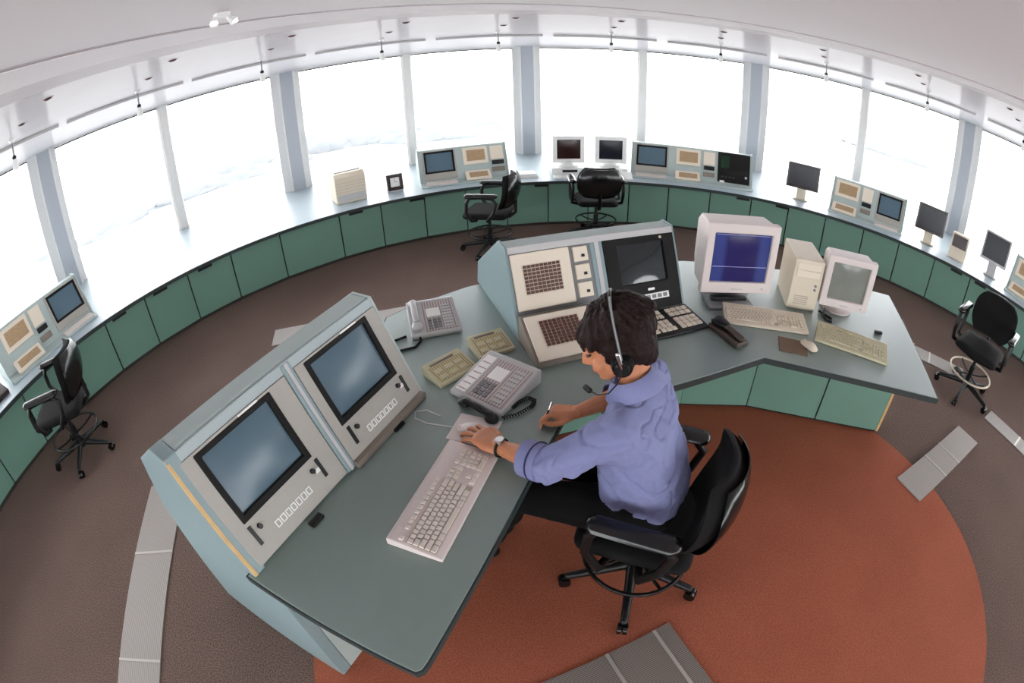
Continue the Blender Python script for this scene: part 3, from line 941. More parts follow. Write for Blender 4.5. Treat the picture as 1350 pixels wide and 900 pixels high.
# black desk radio handset
t = thing('radio_handset', 'black radio handset in its cradle beside the beige keyboard', 'handset', (.235, .93, ZD + .001), -70)
MB().prism([(-.045, 0), (-.04, .03), (.04, .03), (.045, 0)], -.12, .11, 'x').build('cradle', mat('dark brown plastic', (66, 54, 46), .5), t, bevel=.01)
MB().hull([((-.085, 0, .045), (.04, .045, .025)), ((-.04, 0, .05), (.03, .03, .018))]).build('head', M_black, t, 60)
MB().hull([((-.03, 0, .045), (.02, .02, .014)), ((.09, 0, .04), (.02, .022, .012))]).build('grip', mat('dark brown plastic', (66, 54, 46), .5), t, 60)

# ------------------------------------------------------------------ computer monitors and tower on the right wing
def crt_monitor(label, loc, rz, W, H, depth, bez, mshell, mscr, zb, base=True, group='tube monitors'):
    """origin on the support, front at y=0 facing -Y"""
    t = thing('computer_monitor', label, 'monitor', loc, rz, group)
    M = Matrix.Translation((-W / 2, 0, zb)) @ Matrix(((1, 0, 0, 0), (0, 0, -1, 0), (0, 1, 0, 0), (0, 0, 0, 1)))
    fr_ = MB(M).frame(0, W, 0, H, (bez[0], bez[0], bez[1], bez[2]), -.05, .004).build('front_bezel', mshell, t, bevel=.006)
    screen_mesh(bez[0] - .004, W - bez[0] + .004, bez[1] - .004, H - bez[2] + .004, -.016, .012, M).build('tube_screen', mscr, t, 60)
    bk = MB()
    a = [(-W / 2 + .012, .04, zb + .012), (W / 2 - .012, .04, zb + .012), (W / 2 - .012, .04, zb + H - .008), (-W / 2 + .012, .04, zb + H - .008)]
    m_ = [(-W / 2 + .02, depth * .45, zb + .02), (W / 2 - .02, depth * .45, zb + .02), (W / 2 - .02, depth * .45, zb + H - .012), (-W / 2 + .02, depth * .45, zb + H - .012)]
    c = [(-W * .30, depth, zb + .05), (W * .30, depth, zb + .05), (W * .30, depth, zb + H * .72), (-W * .30, depth, zb + H * .72)]
    V = a + m_ + c
    F = [(3, 2, 1, 0), (8, 9, 10, 11)]
    for q in (0, 4):
        F += [(q + i, q + (i + 1) % 4, q + 4 + (i + 1) % 4, q + 4 + i) for i in range(4)]
    bk._add(V, F); bk.build('rear_housing', mshell, t, bevel=.01)
    if base:
        b_ = MB().lathe([(W * .34, 0), (W * .34, .01), (W * .28, .018), (W * .16, zb * .6), (W * .17, zb + .012)], (0, depth * .42, 0), 28)
        b_.build('swivel_base', mshell, t, 40)
    MB(M).box((W * .42, bez[1] * .35, .003), (W * .58, bez[1] * .35 + .006, .006)).build('control_strip', M_ltgrey, t)
    MB(M).cone((W * .86, bez[1] * .45, .003), (W * .86, bez[1] * .45, .008), .006, n_=12).build('power_button', M_ltgrey, t, 40)
    return t
mon = crt_monitor('large beige tube monitor with a deep blue display', (.405, 1.255, ZD + .001), -3.2, .44, .405, .43, (.045, .065, .055), M_pinkgrey, M_crt_blue, .075, False)
_Mm = Matrix.Translation((-.22, 0, .075)) @ Matrix(((1, 0, 0, 0), (0, 0, -1, 0), (0, 1, 0, 0), (0, 0, 0, 1)))
for _y, _h in ((.155, .002), (.34, .0015)):
    MB(_Mm).box((.055, _y, -.010), (.385, _y + _h, -.0035)).build('trace_line', mat('pale trace', (150, 150, 190), .4, emit=(150, 150, 190), estr=.3), mon)
b_ = MB().lathe([(.15, 0), (.15, .012), (.11, .02), (.07, .05), (.08, .08)], (0, .18, 0), 28).build('swivel_base', M_grey, mon, 40)
MB().box((-.17, -.06, .0), (.11, .10, .02)).build('stand_plate', M_grey, mon, bevel=.004)
MB().box((-.15, -.012, .032), (.07, .02, .052)).build('base_slot', M_black, mon, bevel=.003)
crt_monitor('smaller beige tube monitor with a grey screen beside the computer tower', (1.075, 1.075, ZD + .001), -22.6, .325, .315, .36, (.04, .05, .04), M_pinkgrey, M_crt_grey, .065)
MB(Matrix()).tube([(.96, 1.16, ZD + .008), (.985, 1.10, ZD + .008), (1.0, 1.06, ZD + .008), (.975, 1.03, ZD + .008), (.945, 1.05, ZD + .008), (.955, 1.10, ZD + .014), (1.0, 1.16, ZD + .02)], .007).build('monitor_lead', M_black, None, 60)
tag(bpy.data.objects['monitor_lead'], 'black cable curled between computer tower and grey screen monitor', 'cable')
tw = thing('computer_tower', 'beige computer tower between the two tube monitors', 'computer', (.832, 1.182, ZD + .001), -18)
MB().box((-.092, .012, 0), (.092, .335, .315)).build('case', M_beige, tw, bevel=.004)
MB().box((-.094, .0, .012), (.094, .014, .315)).build('front_panel', M_beige, tw, bevel=.004)
for z0, z1 in ((.255, .295), (.21, .25)):
    MB().box((-.075, -.004, z0), (.075, .002, z1)).build('drive_bay', M_cream, tw, bevel=.002)
for z_ in (.165, .14):
    MB().cone((.06, -.006, z_), (.06, .002, z_), .008, n_=14).build('power_button', M_grey, tw, 40)
for k in range(5):
    MB().box((-.06, -.0015, .04 + k * .012), (.03, .001, .045 + k * .012)).build('vent', M_keywell, tw)

# ------------------------------------------------------------------ things on the window counter
def tower_console(label, azl, azr, layout, Rf=4.86):
    """layout: list of (kind, x0, x1) as fractions of the width, left to right seen from the room"""
    am = (azl + azr) / 2
    W = 2 * 5.05 * math.tan(radians((azl - azr) / 2))
    t = thing('tower_console', label, 'console', polar(am, Rf, ZC + .001), rot_to(am), 'consoles on the window counter')
    pr = [(0, 0), (0, .018), (.13, .032), (.27, .405), (.36, .405), (.52, .10), (.52, 0)]
    MB().prism(pr, -W / 2 + .014, W / 2 - .014, 'x').build('housing', M_shell2, t, bevel=.004)
    pe = [(.03, 0), (.03, .02), (.12, .04), (.26, .415), (.365, .415), (.53, .10), (.53, 0)]
    for a, b in ((-W / 2, -W / 2 + .016), (W / 2 - .016, W / 2)):
        MB().prism(pe, a, b, 'x').build('end_panel', M_shell2, t, bevel=.003)
    M = slope_frame(.13, .032, .14, .373, -W / 2)
    L = hypot(.14, .373)
    for kind, f0, f1 in layout:
        x0, x1 = f0 * W, f1 * W
        if kind == 'crt':
            b = MB(M).frame(x0, x1, .03, L - .02, (.03, .03, .085, .02), -.002, .012).build('monitor_bezel', M_bezel, t, bevel=.003)
            MB(M).frame(x0 + .02, x1 - .02, .105, L - .03, .022, .0, .016).build('screen_surround', M_matte, b, bevel=.003)
            screen_mesh(x0 + .036, x1 - .036, .12, L - .045, .002, .008, M, 6).build('tube_screen', M_crt, b, 60)
            k = MB(slope_frame(.01, .018, .12, .014, -W / 2)).box((x0 + .02, .01, 0), (x1 - .02, .105, .016)).build('keyboard', M_pinkgrey, t, bevel=.003)
            MB(slope_frame(.01, .018, .12, .014, -W / 2)).box((x0 + .03, .02, .015), (x1 - .03, .085, .02)).build('key_block', M_key, k)
        elif kind == 'keys':
            b = MB(M).box((x0, .165, .0), (x1, L - .025, .014)).build('key_panel', M_cream, t, bevel=.003)
            MB(M).box((x0 + .045, .205, .013), (x1 - .035, L - .06, .0175)).build('key_field', M_keytan, b)
            M2 = slope_frame(.035, .022, .13, .085, -W / 2)
            c = MB(M2).box((x0, .0, .0), (x1, .145, .02)).build('key_panel', M_cream, t, bevel=.003)
            MB(M2).box((x0 + .045, .035, .019), (x1 - .035, .115, .023)).build('key_field', M_keytan, c)
        elif kind == 'phone':
            MB(M).box((x0, .20, .0), (x1, L - .03, .012)).build('indicator_module', M_cream, t, bevel=.003)
            MB(M).box((x0 + .01, .135, .0), (x1 - .005, .185, .03)).build('handset_head', M_black, t, bevel=.008)
            MB(M).box((x0 + .005, .05, .0), (x1, .105, .018)).build('drawer_slot', M_bezel_dk, t, bevel=.003)
        elif kind == 'black':
            b = MB(M).box((x0, .01, .0), (x1, L - .005, .012)).build('radar_panel', M_matte, t, bevel=.004)
            MB(M).cone((x1 - .05, .10, .012), (x1 - .05, .10, .016), .016, n_=16).build('dial', M_ltgrey, b, 40)
            for q in range(4):
                MB(M).cone((x0 + .06 + q * .05, .08, .012), (x0 + .06 + q * .05, .08, .022), .012, n_=12).build('knob', mat('dark knob', (52, 44, 44), .4), b, 40)
            MB(M).box((x0 + .04, .19, .0115), (x0 + .15, L - .05, .014)).build('radar_screen', mat('dark green screen', (14, 34, 22), .15, emit=(10, 60, 30), estr=.15), b)
            MB(M).box((x0 + .03, .002, .012), (x0 + .09, .03, .016)).build('note', M_paper, b)
    return t
tower_console('window counter console at the far left, keys beside a screen', 169.6, 157.0, [('keys', .10, .40), ('phone', .43, .55), ('crt', .62, .98)])
tower_console('window counter console left of the grey column, screen beside keys', 111.4, 99.3, [('crt', .05, .42), ('keys', .50, .78), ('phone', .81, .96)])
tower_console('window counter console with large black panel at its right end', 82.0, 64.5, [('crt', .03, .30), ('keys', .36, .56), ('phone', .585, .68), ('black', .705, .975)])
tower_console('window counter console between the two dark flat screens, keys left', 52.6, 41.2, [('keys', .04, .36), ('phone', .40, .54), ('crt', .60, .96)])
tower_console('window counter console cut off by the right photo edge', 23.3, 11.5, [('keys', .05, .36), ('phone', .40, .54), ('crt', .60, .96)])

def at(az, R, z=ZC + .001): return polar(az, R, z)
# printer
t = thing('printer', 'beige desktop printer on the window counter left of small clock', 'printer', at(120.9, 4.98), rot_to(120.9))
MB().prism([(0, 0), (0, .30), (.03, .345), (.30, .345), (.32, .30), (.32, 0)], -.18, .18, 'x').build('case', M_beige, t, bevel=.01)
MB().box((-.16, -.004, .02), (.16, .004, .10)).build('paper_tray', M_ltgrey, t, bevel=.004)
MB().box((-.15, .10, .343), (.15, .135, .352)).build('paper_slot', M_black, t, bevel=.002)
for k in range(4):
    MB().box((-.17, -.003, .13 + k * .035), (.17, .003, .133 + k * .035)).build('panel_line', M_keywell, t)
# clock
t = thing('desk_clock', 'small square dark framed clock standing on the window counter', 'clock', at(114.9, 5.0), rot_to(114.9))
M = slope_frame(0, .02, .03, .18, -.095)
MB(M).frame(0, .19, 0, .19, .042, -.03, .012).build('clock_frame', M_brown, t, bevel=.006)
MB(M).box((.028, .028, -.03), (.162, .162, .002)).build('dial', M_paper, t)
MB(M).box((.093, .092, .002), (.097, .14, .004)).build('hand', M_black, t)
MB(M).box((.093, .093, .002), (.13, .097, .004)).build('hand', M_black, t)
MB().box((-.09, 0, 0), (.09, .10, .03)).build('foot', M_ltgrey, t, bevel=.005)
# stack of paper by the column
t = thing('paper_stack', 'stack of white papers on counter before the central column', 'paper', at(97.2, 4.86), rot_to(97.2))
for k in range(4):
    bb((-.16 + .01 * k, .0 + .006 * k, .012 * k), (.15 - .006 * k, .21, .012 * k + .011), 'sheaf', M_paper, t, .001)
# the two small tube monitors on desktop computers
for az, lb in ((91.0, 'left'), (85.1, 'right')):
    t = thing('desktop_computer', f'white desktop computer under the {lb} one of the two small counter monitors', 'computer', at(az, 4.86), rot_to(az), 'desktop computers on the counter')
    bb((-.21, 0.06, 0), (.21, .44, .095), 'case', M_white, t, .006)
    bb((-.08, .054, .045), (.10, .063, .075), 'drive_slot', M_black, t, .002)
    bb((-.20, -.10, 0), (.10, .045, .022), 'keyboard', M_white, t, .004)
    crt_monitor(f'{lb} one of two small white tube monitors with dark screens on counter', at(az, 4.95, ZC + .098), rot_to(az), .385, .335, .34, (.05, .05, .045), M_white, M_brown if lb == 'left' else M_lcd, .06, True, 'white tube monitors on the counter')
t = thing('telephone', 'white telephone right of the two small tube monitors', 'telephone', at(83.1, 4.72), rot_to(83.1), 'counter telephones')
MB().prism([(0, 0), (0, .03), (.18, .075), (.19, 0)], -.08, .08, 'x').build('body', M_white, t, bevel=.008)
MB().hull([((-.055, .03, .06), (.025, .03, .018))]).hull([((-.055, .15, .09), (.025, .03, .018))]).hull([((-.055, .03, .075), (.016, .015, .01)), ((-.055, .15, .105), (.016, .015, .01))]).build('handset', M_white, t, 60)
t = thing('telephone', 'dark telephone on the counter at the left photo edge', 'telephone', at(172.0, 4.84), rot_to(172.0), 'counter telephones')
MB().prism([(0, 0), (0, .04), (.20, .09), (.21, 0)], -.10, .10, 'x').build('body', M_brown, t, bevel=.008)
MB().hull([((-.06, .03, .07), (.028, .03, .02))]).hull([((-.06, .17, .105), (.028, .03, .02))]).hull([((-.06, .03, .09), (.016, .015, .01)), ((-.06, .17, .125), (.016, .015, .01))]).build('handset', M_black, t, 60)

def flat_monitor(label, az, R, W, H, zb, tilt, mfr, mscr, mbase):
    t = thing('flat_monitor', label, 'monitor', at(az, R), rot_to(az), 'flat monitors on the counter')
    M = slope_frame(-.02, zb, tilt, 1.0, -W / 2)
    p = MB(M).frame(0, W, 0, H, (.022, .022, .03, .022), -.04, .008).build('screen_frame', mfr, t, bevel=.006)
    MB(M).box((.02, .028, -.03), (W - .02, H - .02, .001)).build('screen', mscr, p)
    MB(M).box((.02, .02, -.075), (W - .02, H - .03, -.028)).build('rear_housing', mfr, t, bevel=.015)
    MB().hull([((0, .09, .012), (.11, .08, .012))]).build('base', mbase, t, 50)
    MB().prism([(.05, .015), (.02, zb + .05), (.10, zb + .05), (.13, .015)], -.06, .06, 'x').build('neck', mbase, t, bevel=.008)
    return t
flat_monitor('dark flat monitor on a beige foot, left of the keyed console', 57.1, 5.0, .42, .31, .165, .12, M_brown, M_lcd, M_beige)
flat_monitor('dark flat monitor on a beige foot, right of the keyed console', 37.1, 5.0, .40, .315, .165, .12, M_brown, M_lcd, M_beige)
flat_monitor('grey framed tilted monitor on the counter near the right edge', 26.4, 5.0, .38, .34, .18, .16, M_ltgrey, M_lcd, M_ltgrey)
t = thing('display_box', 'small beige box with dark red display between counter monitors', 'display', at(32.1, 4.98), rot_to(32.1))
MB().prism([(0, 0), (.02, .12), (.05, .30), (.14, .30), (.16, 0)], -.12, .12, 'x').build('case', M_beige, t, bevel=.008)
MB(slope_frame(.02, .12, .03, .18, -.10)).box((0, .02, -.002), (.20, .165, .006)).build('display', M_brown, t, bevel=.003)
#MAN
# ------------------------------------------------------------------ the man
def remesh_obj(mb, name, mat_, parent, voxel, smooth_it=4, disp=None, base=(0, 0, 0)):
    """fuse overlapping closed shapes into one continuous smooth surface"""
    o = mb.build('tmp_' + name, mat_)
    r_ = o.modifiers.new('r', 'REMESH'); r_.mode = 'VOXEL'; r_.voxel_size = voxel; r_.use_smooth_shade = True
    if smooth_it:
        s_ = o.modifiers.new('s', 'SMOOTH'); s_.factor = .5; s_.iterations = smooth_it
    bpy.context.view_layer.update()
    dg = bpy.context.evaluated_depsgraph_get()
    me = bpy.data.meshes.new_from_object(o.evaluated_get(dg))
    me.name = name
    bpy.data.objects.remove(o)
    if disp:
        me.vertices.foreach_get  # per-vertex displacement along the normal
        ns = [v.normal.copy() for v in me.vertices]
        for v, nn in zip(me.vertices, ns):
            v.co += nn * disp(v.co)
    B = Vector(base)
    for v in me.vertices:
        v.co -= B
    for p in me.polygons: p.use_smooth = True
    me.materials.clear(); me.materials.append(mat_)
    q = bpy.data.objects.new(name, me); COL.objects.link(q)
    if parent: q.parent = parent
    return q

MB0 = (-.351, .113, 0)
man = thing('person', 'dark haired man in lavender blue shirt sitting at the desk wearing a headset', 'person', MB0)
V3 = Vector
f_ = V3((cos(radians(150)), sin(radians(150)), 0))
lf = V3((-f_.y, f_.x, 0))           # his left
PEL = V3((-.355, .135, .615))
SHL = V3((-.535, .025, .995)); SHR = V3((-.365, .31, .995))
NECK = V3((-.462, .168, 1.055))
HEAD = V3((-.525, .212, 1.205))
ELL = V3((-.742, .055, .848)); WRL = V3((-.908, .202, .800))
ELR = V3((-.375, .475, .805)); WRR = V3((-.612, .368, .797))
HIPL = PEL + lf * .095 + V3((0, 0, -.05)); HIPR = PEL - lf * .095 + V3((0, 0, -.05))
KNL = V3((-.84, .205, .535)); KNR = V3((-.76, .42, .535))
ANL = V3((-.99, .29, .10)); ANR = V3((-.92, .50, .10))
# head frame: face direction turned to his left hand work and down
hx = V3((cos(radians(168)), sin(radians(168)), 0)) * cos(radians(24)) + V3((0, 0, -1)) * sin(radians(24))
hy = V3((0, 0, 1)).cross(hx).normalized()
hz = hx.cross(hy)
HS = 1.07
HM = Matrix((hx * HS, hy * HS, hz * HS)).transposed().to_4x4(); HM.translation = HEAD
def hp(x, y, z): return HM @ V3((x, y, z))
HR = HM.to_3x3()

def hand(bm, wrist, xdir, zdir, sign, curls, spread=1.0, thumb=None, sc=1.0):
    """palm + five fingers; sign: +1 if the thumb lies on +Y (Z x X)"""
    X = xdir.normalized(); Z = (zdir - X * zdir.dot(X)).normalized(); Y = Z.cross(X) * sign
    P = lambda x, y, z: wrist + (X * x + Y * y + Z * z) * sc
    ks = [(.092, .034), (.097, .012), (.093, -.011), (.084, -.031)]
    bm.hull([(P(.0, .016, 0), .019 * sc), (P(.0, -.016, 0), .019 * sc), (P(.03, .03, -.002), .017 * sc), (P(.03, -.028, -.002), .016 * sc)] + [(P(x - .006, y, 0), .0125 * sc) for x, y in ks])
    L = [(.043, .027, .021), (.047, .030, .022), (.044, .028, .021), (.034, .022, .019)]
    for k, ((x, y), ln, cu) in enumerate(zip(ks, L, curls)):
        p = P(x, y, 0); a = 0.0
        r0 = [.0098, .0100, .0096, .0086][k] * sc
        fan = (.10, .03, -.05, -.13)[k] * spread
        for j, (seg, c) in enumerate(zip(ln, cu)):
            a += radians(c)
            d = (X * cos(a) + Y * fan * cos(a) - Z * sin(a)).normalized()
            q = p + d * seg * sc
            bm.hull([(p, r0 * (1 - .1 * j)), (q, r0 * (1 - .1 * (j + 1)))])
            p = q
    tb = thumb or [(.022, .032, -.004), (.050, .060, -.016), (.080, .070, -.022), (.103, .066, -.024)]
    rr = [.0155, .0125, .0112, .0095]
    for j in range(3):
        bm.hull([(P(*tb[j]), rr[j] * sc), (P(*tb[j + 1]), rr[j + 1] * sc)])
    return P

bm_ = MB()
# head
bm_.ball(hp(-.012, 0, .030), (.094, .074, .088), HR)
bm_.hull([(hp(.045, 0, .03), .052), (hp(.052, 0, -.02), .048), (hp(.03, .026, -.05), .040), (hp(.03, -.026, -.05), .040), (hp(.062, .012, -.088), .022), (hp(.062, -.012, -.088), .022), (hp(-.01, .045, -.045), .026), (hp(-.01, -.045, -.045), .026)])
bm_.hull([(hp(.093, 0, .008), .009), (hp(.112, 0, -.034), .0105), (hp(.094, .012, -.038), .008), (hp(.094, -.012, -.038), .008)])
bm_.hull([(hp(.086, .016, -.062), .008), (hp(.086, -.016, -.062), .008), (hp(.0915, 0, -.060), .008)])
bm_.hull([(hp(.083, .013, -.074), .008), (hp(.083, -.013, -.074), .008), (hp(.088, 0, -.073), .008)])
bm_.hull([(hp(.078, 0, -.098), .014), (hp(.06, 0, -.1), .02)])
for s_ in (-1, 1):
    bm_.hull([(hp(.090, s_ * .012, .022), .008), (hp(.078, s_ * .044, .018), .009)])
    bm_.ball(hp(.064, s_ * .040, -.032), (.022, .02, .02), HR)
    bm_.ball(hp(-.008, s_ * .079, -.022), (.019, .010, .031), HR)
# neck, torso core
bm_.hull([(hp(-.030, 0, -.06), .052), (NECK + V3((0, 0, -.01)), .056)])
bm_.hull([(NECK, .055), (SHL.lerp(NECK, .5) + V3((0, 0, -.03)), .035), (SHR.lerp(NECK, .5) + V3((0, 0, -.03)), .035), (NECK.lerp(PEL, .35), .075)])
bm_.hull([(NECK.lerp(PEL, .3), .075), (PEL, .09), (PEL + lf * .05, .08), (PEL - lf * .05, .08)])
# arms
bm_.hull([(SHL, .044), (ELL, .040)]).hull([(SHR, .044), (ELR, .040)])
bm_.hull([(SHL, .044), (NECK.lerp(PEL, .25), .06)]).hull([(SHR, .044), (NECK.lerp(PEL, .25), .06)])
LW = WRL; RW_ = WRR
bm_.hull([(ELL, .041), (ELL.lerp(LW, .35), .040)]).hull([(ELL.lerp(LW, .35), .040), (LW, .0255)])
bm_.hull([(ELR, .041), (ELR.lerp(RW_, .35), .040)]).hull([(ELR.lerp(RW_, .35), .040), (RW_, .0255)])
xl = (V3((-1.035, .325, .79)) - WRL)
hand(bm_, WRL, V3((xl.x, xl.y, -.004)), V3((0, 0, 1)), -1, [(14, 20, 12), (12, 22, 14), (12, 24, 16), (16, 26, 18)], 1.2)
xr = V3((-.97, .20, .0))
PR_ = hand(bm_, WRR, xr, V3((-.05, .25, .95)), 1, [(38, 46, 24), (52, 56, 32), (60, 60, 36), (66, 62, 38)], .5,
     thumb=[(.022, .030, -.006), (.055, .050, -.024), (.088, .046, -.034), (.112, .034, -.036)])
# legs core
for h_, k_, a_ in ((HIPL, KNL, ANL), (HIPR, KNR, ANR)):
    bm_.hull([(h_, .085), (k_, .052)]).hull([(k_, .052), (k_.lerp(a_, .35), .05)]).hull([(k_.lerp(a_, .35), .05), (a_, .035)])
body = remesh_obj(bm_, 'body', M_skin, man, .0034, 3, None, MB0)

# eyes, brows and lips
for s_ in (-1, 1):
    MB().ball(hp(.0845, s_ * .031, .002) - V3(MB0), (.009, .013, .006), HR, 2).build('eye', mat('eye', (60, 40, 34), .2), man, 60)
    MB().hull([(hp(.0985, s_ * .016, .027) - V3(MB0), .0045), (hp(.0885, s_ * .045, .026) - V3(MB0), .0035)]).build('eyebrow', M_hair, man, 60)
MB().hull([(hp(.0915, .017, -.0675) - V3(MB0), .0035), (hp(.0915, -.017, -.0675) - V3(MB0), .0035), (hp(.0975, 0, -.067) - V3(MB0), .004)]).build('lips', mat('lips', (168, 92, 78), .5), man, 60)

# hair
def hair_disp(co):
    p = HM.inverted() @ co
    a = atan2(p.y, p.x)
    st = noise.noise(V3((a * 7, p.z * 9, 1.7))) * .006 + noise.noise(V3((p.y * 170, p.z * 22 + p.x * 22, p.x * 60))) * .0035
    return st
hb = MB()
hb.ball(hp(-.024, 0, .046), (.104, .090, .094), HR)
hb.hull([(hp(-.055, .03, -.01), .062), (hp(-.055, -.03, -.01), .062), (hp(-.062, 0, -.06), .046), (hp(-.02, 0, .06), .08)])
for s_ in (-1, 1):
    hb.hull([(hp(.00, s_ * .070, .02), (.034, .020, .030)), (hp(-.03, s_ * .066, -.022), (.034, .02, .026)), (hp(.025, s_ * .067, -.006), (.012, .012, .022))])
for y, z, x in ((-.05, .052, .064), (-.03, .060, .080), (-.008, .062, .086), (.014, .060, .085), (.036, .055, .076), (.056, .046, .058)):
    hb.hull([(hp(.03, y * .7, .10), .026), (hp(x, y, z), .017), (hp(x + .010, y * 1.02, z - .022), .007)])
for k in range(16):
    a = k * 2.4
    hb.hull([(hp(-.02 + .05 * cos(a), .05 * sin(a), .108), .024), (hp(-.02 + .095 * cos(a) - .01, .082 * sin(a), .07), .018)])
remesh_obj(hb, 'hair', M_hair, man, .004, 2, hair_disp, MB0)

# shirt
def shirt_disp(co):
    n1 = noise.noise(V3((co.x * 9, co.y * 9, co.z * 16)) + V3((3, 1, 2)))
    n2 = noise.noise(V3((co.x * 26 + co.z * 18, co.y * 26, co.z * 12)))
    n3 = abs(noise.noise(V3((co.x * 7 + co.z * 4, co.y * 7 - co.z * 5, co.z * 5))))
    low = max(0, min(1, (1.0 - co.z) / .35))
    n4 = abs(noise.noise(V3((co.x * 13 - co.z * 9, co.y * 13 + co.z * 7, co.z * 11 + 5))))
    return (n1 * .011 + n2 * .004) * (.45 + .75 * low) - .013 * max(0, .15 - n3) / .15 * (.35 + low) - .007 * max(0, .12 - n4) / .12
sb = MB()
CH_ = NECK.lerp(PEL, .36) - f_ * .0
bk = -f_
sb.hull([(SHL + V3((0, 0, -.01)), .070), (SHR + V3((0, 0, -.01)), .070), (NECK + V3((0, 0, -.03)), .066), (CH_ + lf * .085 + f_ * .03, .105), (CH_ - lf * .085 + f_ * .03, .105), (CH_ + lf * .085 - f_ * .015, .10), (CH_ - lf * .085 - f_ * .015, .10)], 2)
WA = NECK.lerp(PEL, .74)
sb.hull([(CH_ + lf * .08 + f_ * .02, .11), (CH_ - lf * .08 + f_ * .02, .11), (WA + lf * .055 + f_ * .035, .125), (WA - lf * .055 + f_ * .035, .125), (WA + lf * .06 - f_ * .03, .115), (WA - lf * .06 - f_ * .03, .115)], 2)
HE = PEL + V3((0, 0, .015))
sb.hull([(WA + lf * .055 + f_ * .04, .125), (WA - lf * .055 + f_ * .04, .125), (WA - f_ * .03, .12), (HE + lf * .075 + f_ * .05, (.11, .11, .075)), (HE - lf * .075 + f_ * .05, (.11, .11, .075)), (HE + lf * .07 - f_ * .035, (.11, .11, .07)), (HE - lf * .07 - f_ * .035, (.11, .11, .07))], 2)
for S_, E_ in ((SHL, ELL), (SHR, ELR)):
    mid_ = S_.lerp(E_, .5)
    sb.hull([(S_, .072), (S_.lerp(NECK, .3), .06), (mid_ + V3((0, 0, -.005)), .070)])
    W_ = LW if S_ is SHL else RW_
    sb.hull([(mid_ + V3((0, 0, -.005)), .070), (E_ + V3((0, 0, -.004)), .066)])
    sb.hull([(E_ + V3((0, 0, -.004)), .066), (E_.lerp(W_, .16), .060)])
shirt = remesh_obj(sb, 'shirt', M_shirt, man, .0065, 5, shirt_disp, MB0)
# collar: a folded band around the neck
def ring_pts(c, u, v, ru, rv, a0, a1, n_=24):
    return [c + u * ru * cos(radians(a0 + (a1 - a0) * i / n_)) + v * rv * sin(radians(a0 + (a1 - a0) * i / n_)) for i in range(n_ + 1)]
nc = NECK + V3((.0, .0, .012)) + (HEAD - NECK) * .08
up = (HEAD - NECK).normalized()
fu = (f_ - up * f_.dot(up)).normalized(); lu = up.cross(fu)
cl = MB()
A = ring_pts(nc + up * .028, fu, lu, .066, .068, 18, 342)
B_ = ring_pts(nc - up * .020 - up * .004, fu, lu, .104, .100, 14, 346)
C_ = ring_pts(nc - up * .004, fu, lu, .060, .062, 18, 342)
nn = len(A)
cl._add([p - V3(MB0) for p in A + B_ + C_], [(i, i + 1, nn + i + 1, nn + i) for i in range(nn - 1)] + [(i + 1, i, 2 * nn + i, 2 * nn + i + 1) for i in range(nn - 1)])
co_ = cl.build('collar', M_shirt, shirt, 70)
so = co_.modifiers.new('t', 'SOLIDIFY'); so.thickness = .004; so.offset = 0
# sleeve hems with their navy piping
for E_, W_ in ((ELL, WRL), (ELR, WRR)):
    d = (W_ - E_).normalized()
    a = d.orthogonal().normalized(); b = d.cross(a)
    c = E_ + (W_ - E_) * .20
    MB().tube([c + (a * cos(2 * pi * i / 40) + b * sin(2 * pi * i / 40)) * .0655 - V3(MB0) for i in range(40)], .003, True).build('sleeve_piping', M_navy, shirt, 60)
    c0 = E_ + (W_ - E_) * .08; c1 = E_ + (W_ - E_) * .40
    V = []
    for c, r_ in ((c0, .0635), (c1, .064), (c1, .059), (c0, .055)):
        for i in range(40):
            wob = 1 + .03 * sin(3 * i * 2 * pi / 40 + 1)
            V.append(c + (a * cos(2 * pi * i / 40) + b * sin(2 * pi * i / 40)) * r_ * wob - V3(MB0))
    q = MB()
    q._add(V, [(k * 40 + i, k * 40 + (i + 1) % 40, ((k + 1) % 4) * 40 + (i + 1) % 40, ((k + 1) % 4) * 40 + i) for k in range(4) for i in range(40)])
    q.build('sleeve_cuff', M_shirt, shirt, 60)
# trousers and shoes
def tr_disp(co):
    return noise.noise(V3((co.x * 14, co.y * 14, co.z * 14))) * .006
tb_ = MB()
tb_.hull([(PEL + lf * .085 - f_ * .02 + V3((0, 0, -.03)), (.115, .115, .085)), (PEL - lf * .085 - f_ * .02 + V3((0, 0, -.03)), (.115, .115, .085)), (PEL + lf * .08 + f_ * .06 + V3((0, 0, -.02)), .10), (PEL - lf * .08 + f_ * .06 + V3((0, 0, -.02)), .10)])
for h_, k_, a_ in ((HIPL, KNL, ANL), (HIPR, KNR, ANR)):
    tb_.hull([(h_ + V3((0, 0, .005)), .102), (h_.lerp(k_, .5), .088), (k_, .068)])
    tb_.hull([(k_, .068), (k_.lerp(a_, .5), .064), (a_ + V3((0, 0, .0)), .056)])
remesh_obj(tb_, 'trousers', M_trouser, man, .008, 5, tr_disp, MB0)
for a_ in (ANL, ANR):
    d = V3((cos(radians(155)), sin(radians(155)), 0))
    c = V3((a_.x, a_.y, .0)) - V3(MB0)
    z0 = .008
    sh = MB()
    sh.hull([(c + V3((0, 0, z0 + .04)), .038), (c - d * .03 + V3((0, 0, z0 + .032)), .031), (c + d * .06 + V3((0, 0, z0 + .034)), .033), (c + d * .14 + V3((0, 0, z0 + .024)), (.04, .04, .024)), (c + d * .19 + V3((0, 0, z0 + .018)), (.03, .03, .018)), (c + V3((0, 0, .085)), .036)])
    sh.build('shoe', M_shoe, man, 60)

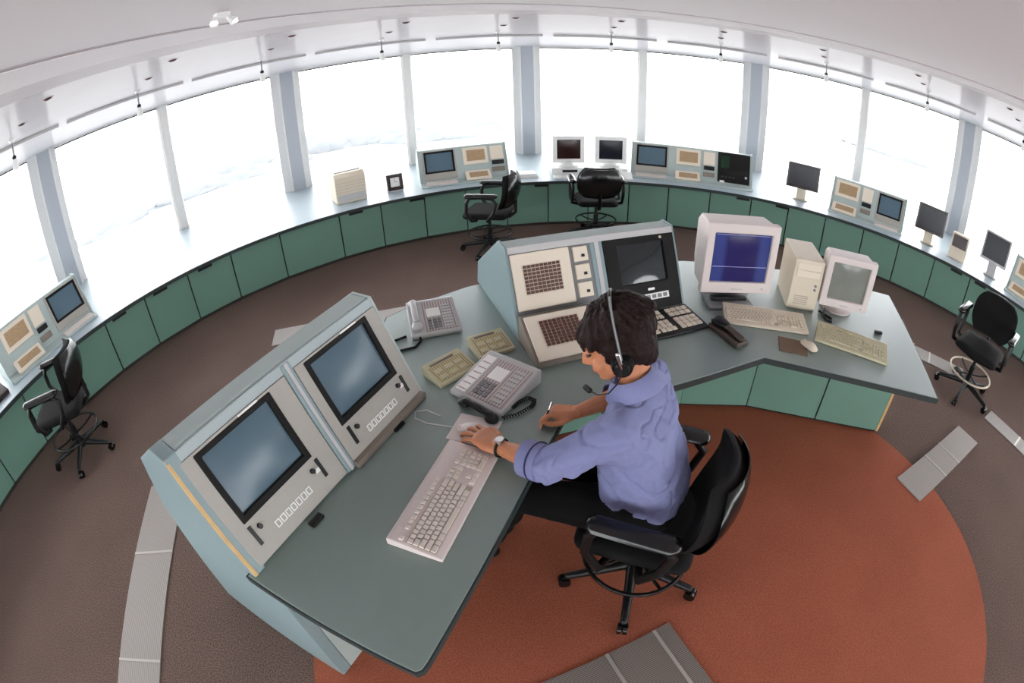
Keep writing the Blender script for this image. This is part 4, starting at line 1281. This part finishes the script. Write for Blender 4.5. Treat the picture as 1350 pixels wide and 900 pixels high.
# wristwatch, pen and headset
wd = (ELL - WRL).normalized(); wc = WRL + wd * .022
wa = wd.cross(V3((0, 0, 1))).normalized(); wb = wa.cross(wd)
if wb.z < 0: wb = -wb
wt = thing('wristwatch', 'steel wristwatch with black strap on the man\'s left wrist', 'watch', tuple(wc))
MB().tube([(wa * cos(2 * pi * i / 30) * .0325 + wb * sin(2 * pi * i / 30) * .0300) + wd * .007 * q for q in (0,) for i in range(30)], .0052, True).build('strap', M_black, wt, 60)
Mw = Matrix((wa, wd, wa.cross(wd))).transposed().to_4x4()
sgn = 1 if wa.cross(wd).z > 0 else -1
MB(Mw).cone((0, 0, sgn * .027), (0, 0, sgn * .039), .0175, n_=24).build('watch_case', M_chrome, wt, 40)
MB(Mw).cone((0, 0, sgn * .039), (0, 0, sgn * .0398), .0145, n_=24).build('watch_dial', M_white, wt, 40)
pc = PR_(.118, .036, -.042)
pd = V3((.30, .28, .80)).normalized()
pn = thing('pen', 'black pen held in the man\'s right hand', 'pen', tuple(pc))
MB().cone(-pd * .028, pd * .085, .0042, n_=10).cone(-pd * .042, -pd * .028, .001, .0042, n_=10).build('barrel', M_black, pn, 40)
MB().cone(pd * .06, pd * .092, .005, n_=10).build('cap', M_chrome, pn, 40)

hs_ = thing('headset', 'black telephone headset with boom microphone on the man\'s head', 'headset', tuple(HEAD))
def hq(x, y, z): return HR @ V3((x, y, z))
arc = [hq(-.012 - .020 * sin(radians(a)), .104 * cos(radians(a)), -.010 + .162 * sin(radians(a))) for a in range(-4, 185, 9)]
MB().tube(arc, .0055, n_=8).build('headband', M_black, hs_, 60)
MB().tube([hq(-.013 - .02 * sin(radians(a)), .1065 * cos(radians(a)), -.010 + .1655 * sin(radians(a))) for a in range(4, 78, 6)], .0036).build('band_wire', M_grey, hs_, 60)
ex = hq(0, 1, 0)
for s_ in (-1, 1):
    c = hq(-.008, s_ * .096, -.025)
    MB().cone(c - ex * s_ * .013, c + ex * s_ * .012, .036, .030, 24).build('ear_cushion', M_blacksoft, hs_, 40)
    MB().cone(c + ex * s_ * .010, c + ex * s_ * .020, .024, .020, 24).build('ear_cap', M_black, hs_, 40)
MB().hull([(hq(-.008, .110, -.020), .007), (hq(-.011, .111, .025), .007)]).build('slider', M_chrome, hs_, 60)
bp_ = [hq(-.006, .114, -.03), hq(.02, .116, -.062), hq(.055, .105, -.092), (hq(.095, .078, -.107)), hq(.122, .046, -.106)]
sm = []
for i in range(len(bp_) - 1):
    for q in range(5):
        sm.append(bp_[i].lerp(bp_[i + 1], q / 5))
sm.append(bp_[-1])
MB().tube(sm, .0026).build('boom', M_black, hs_, 60)
MB().hull([(hq(.122, .046, -.106), .010), (hq(.134, .030, -.103), .010)]).build('microphone', M_black, hs_, 60)
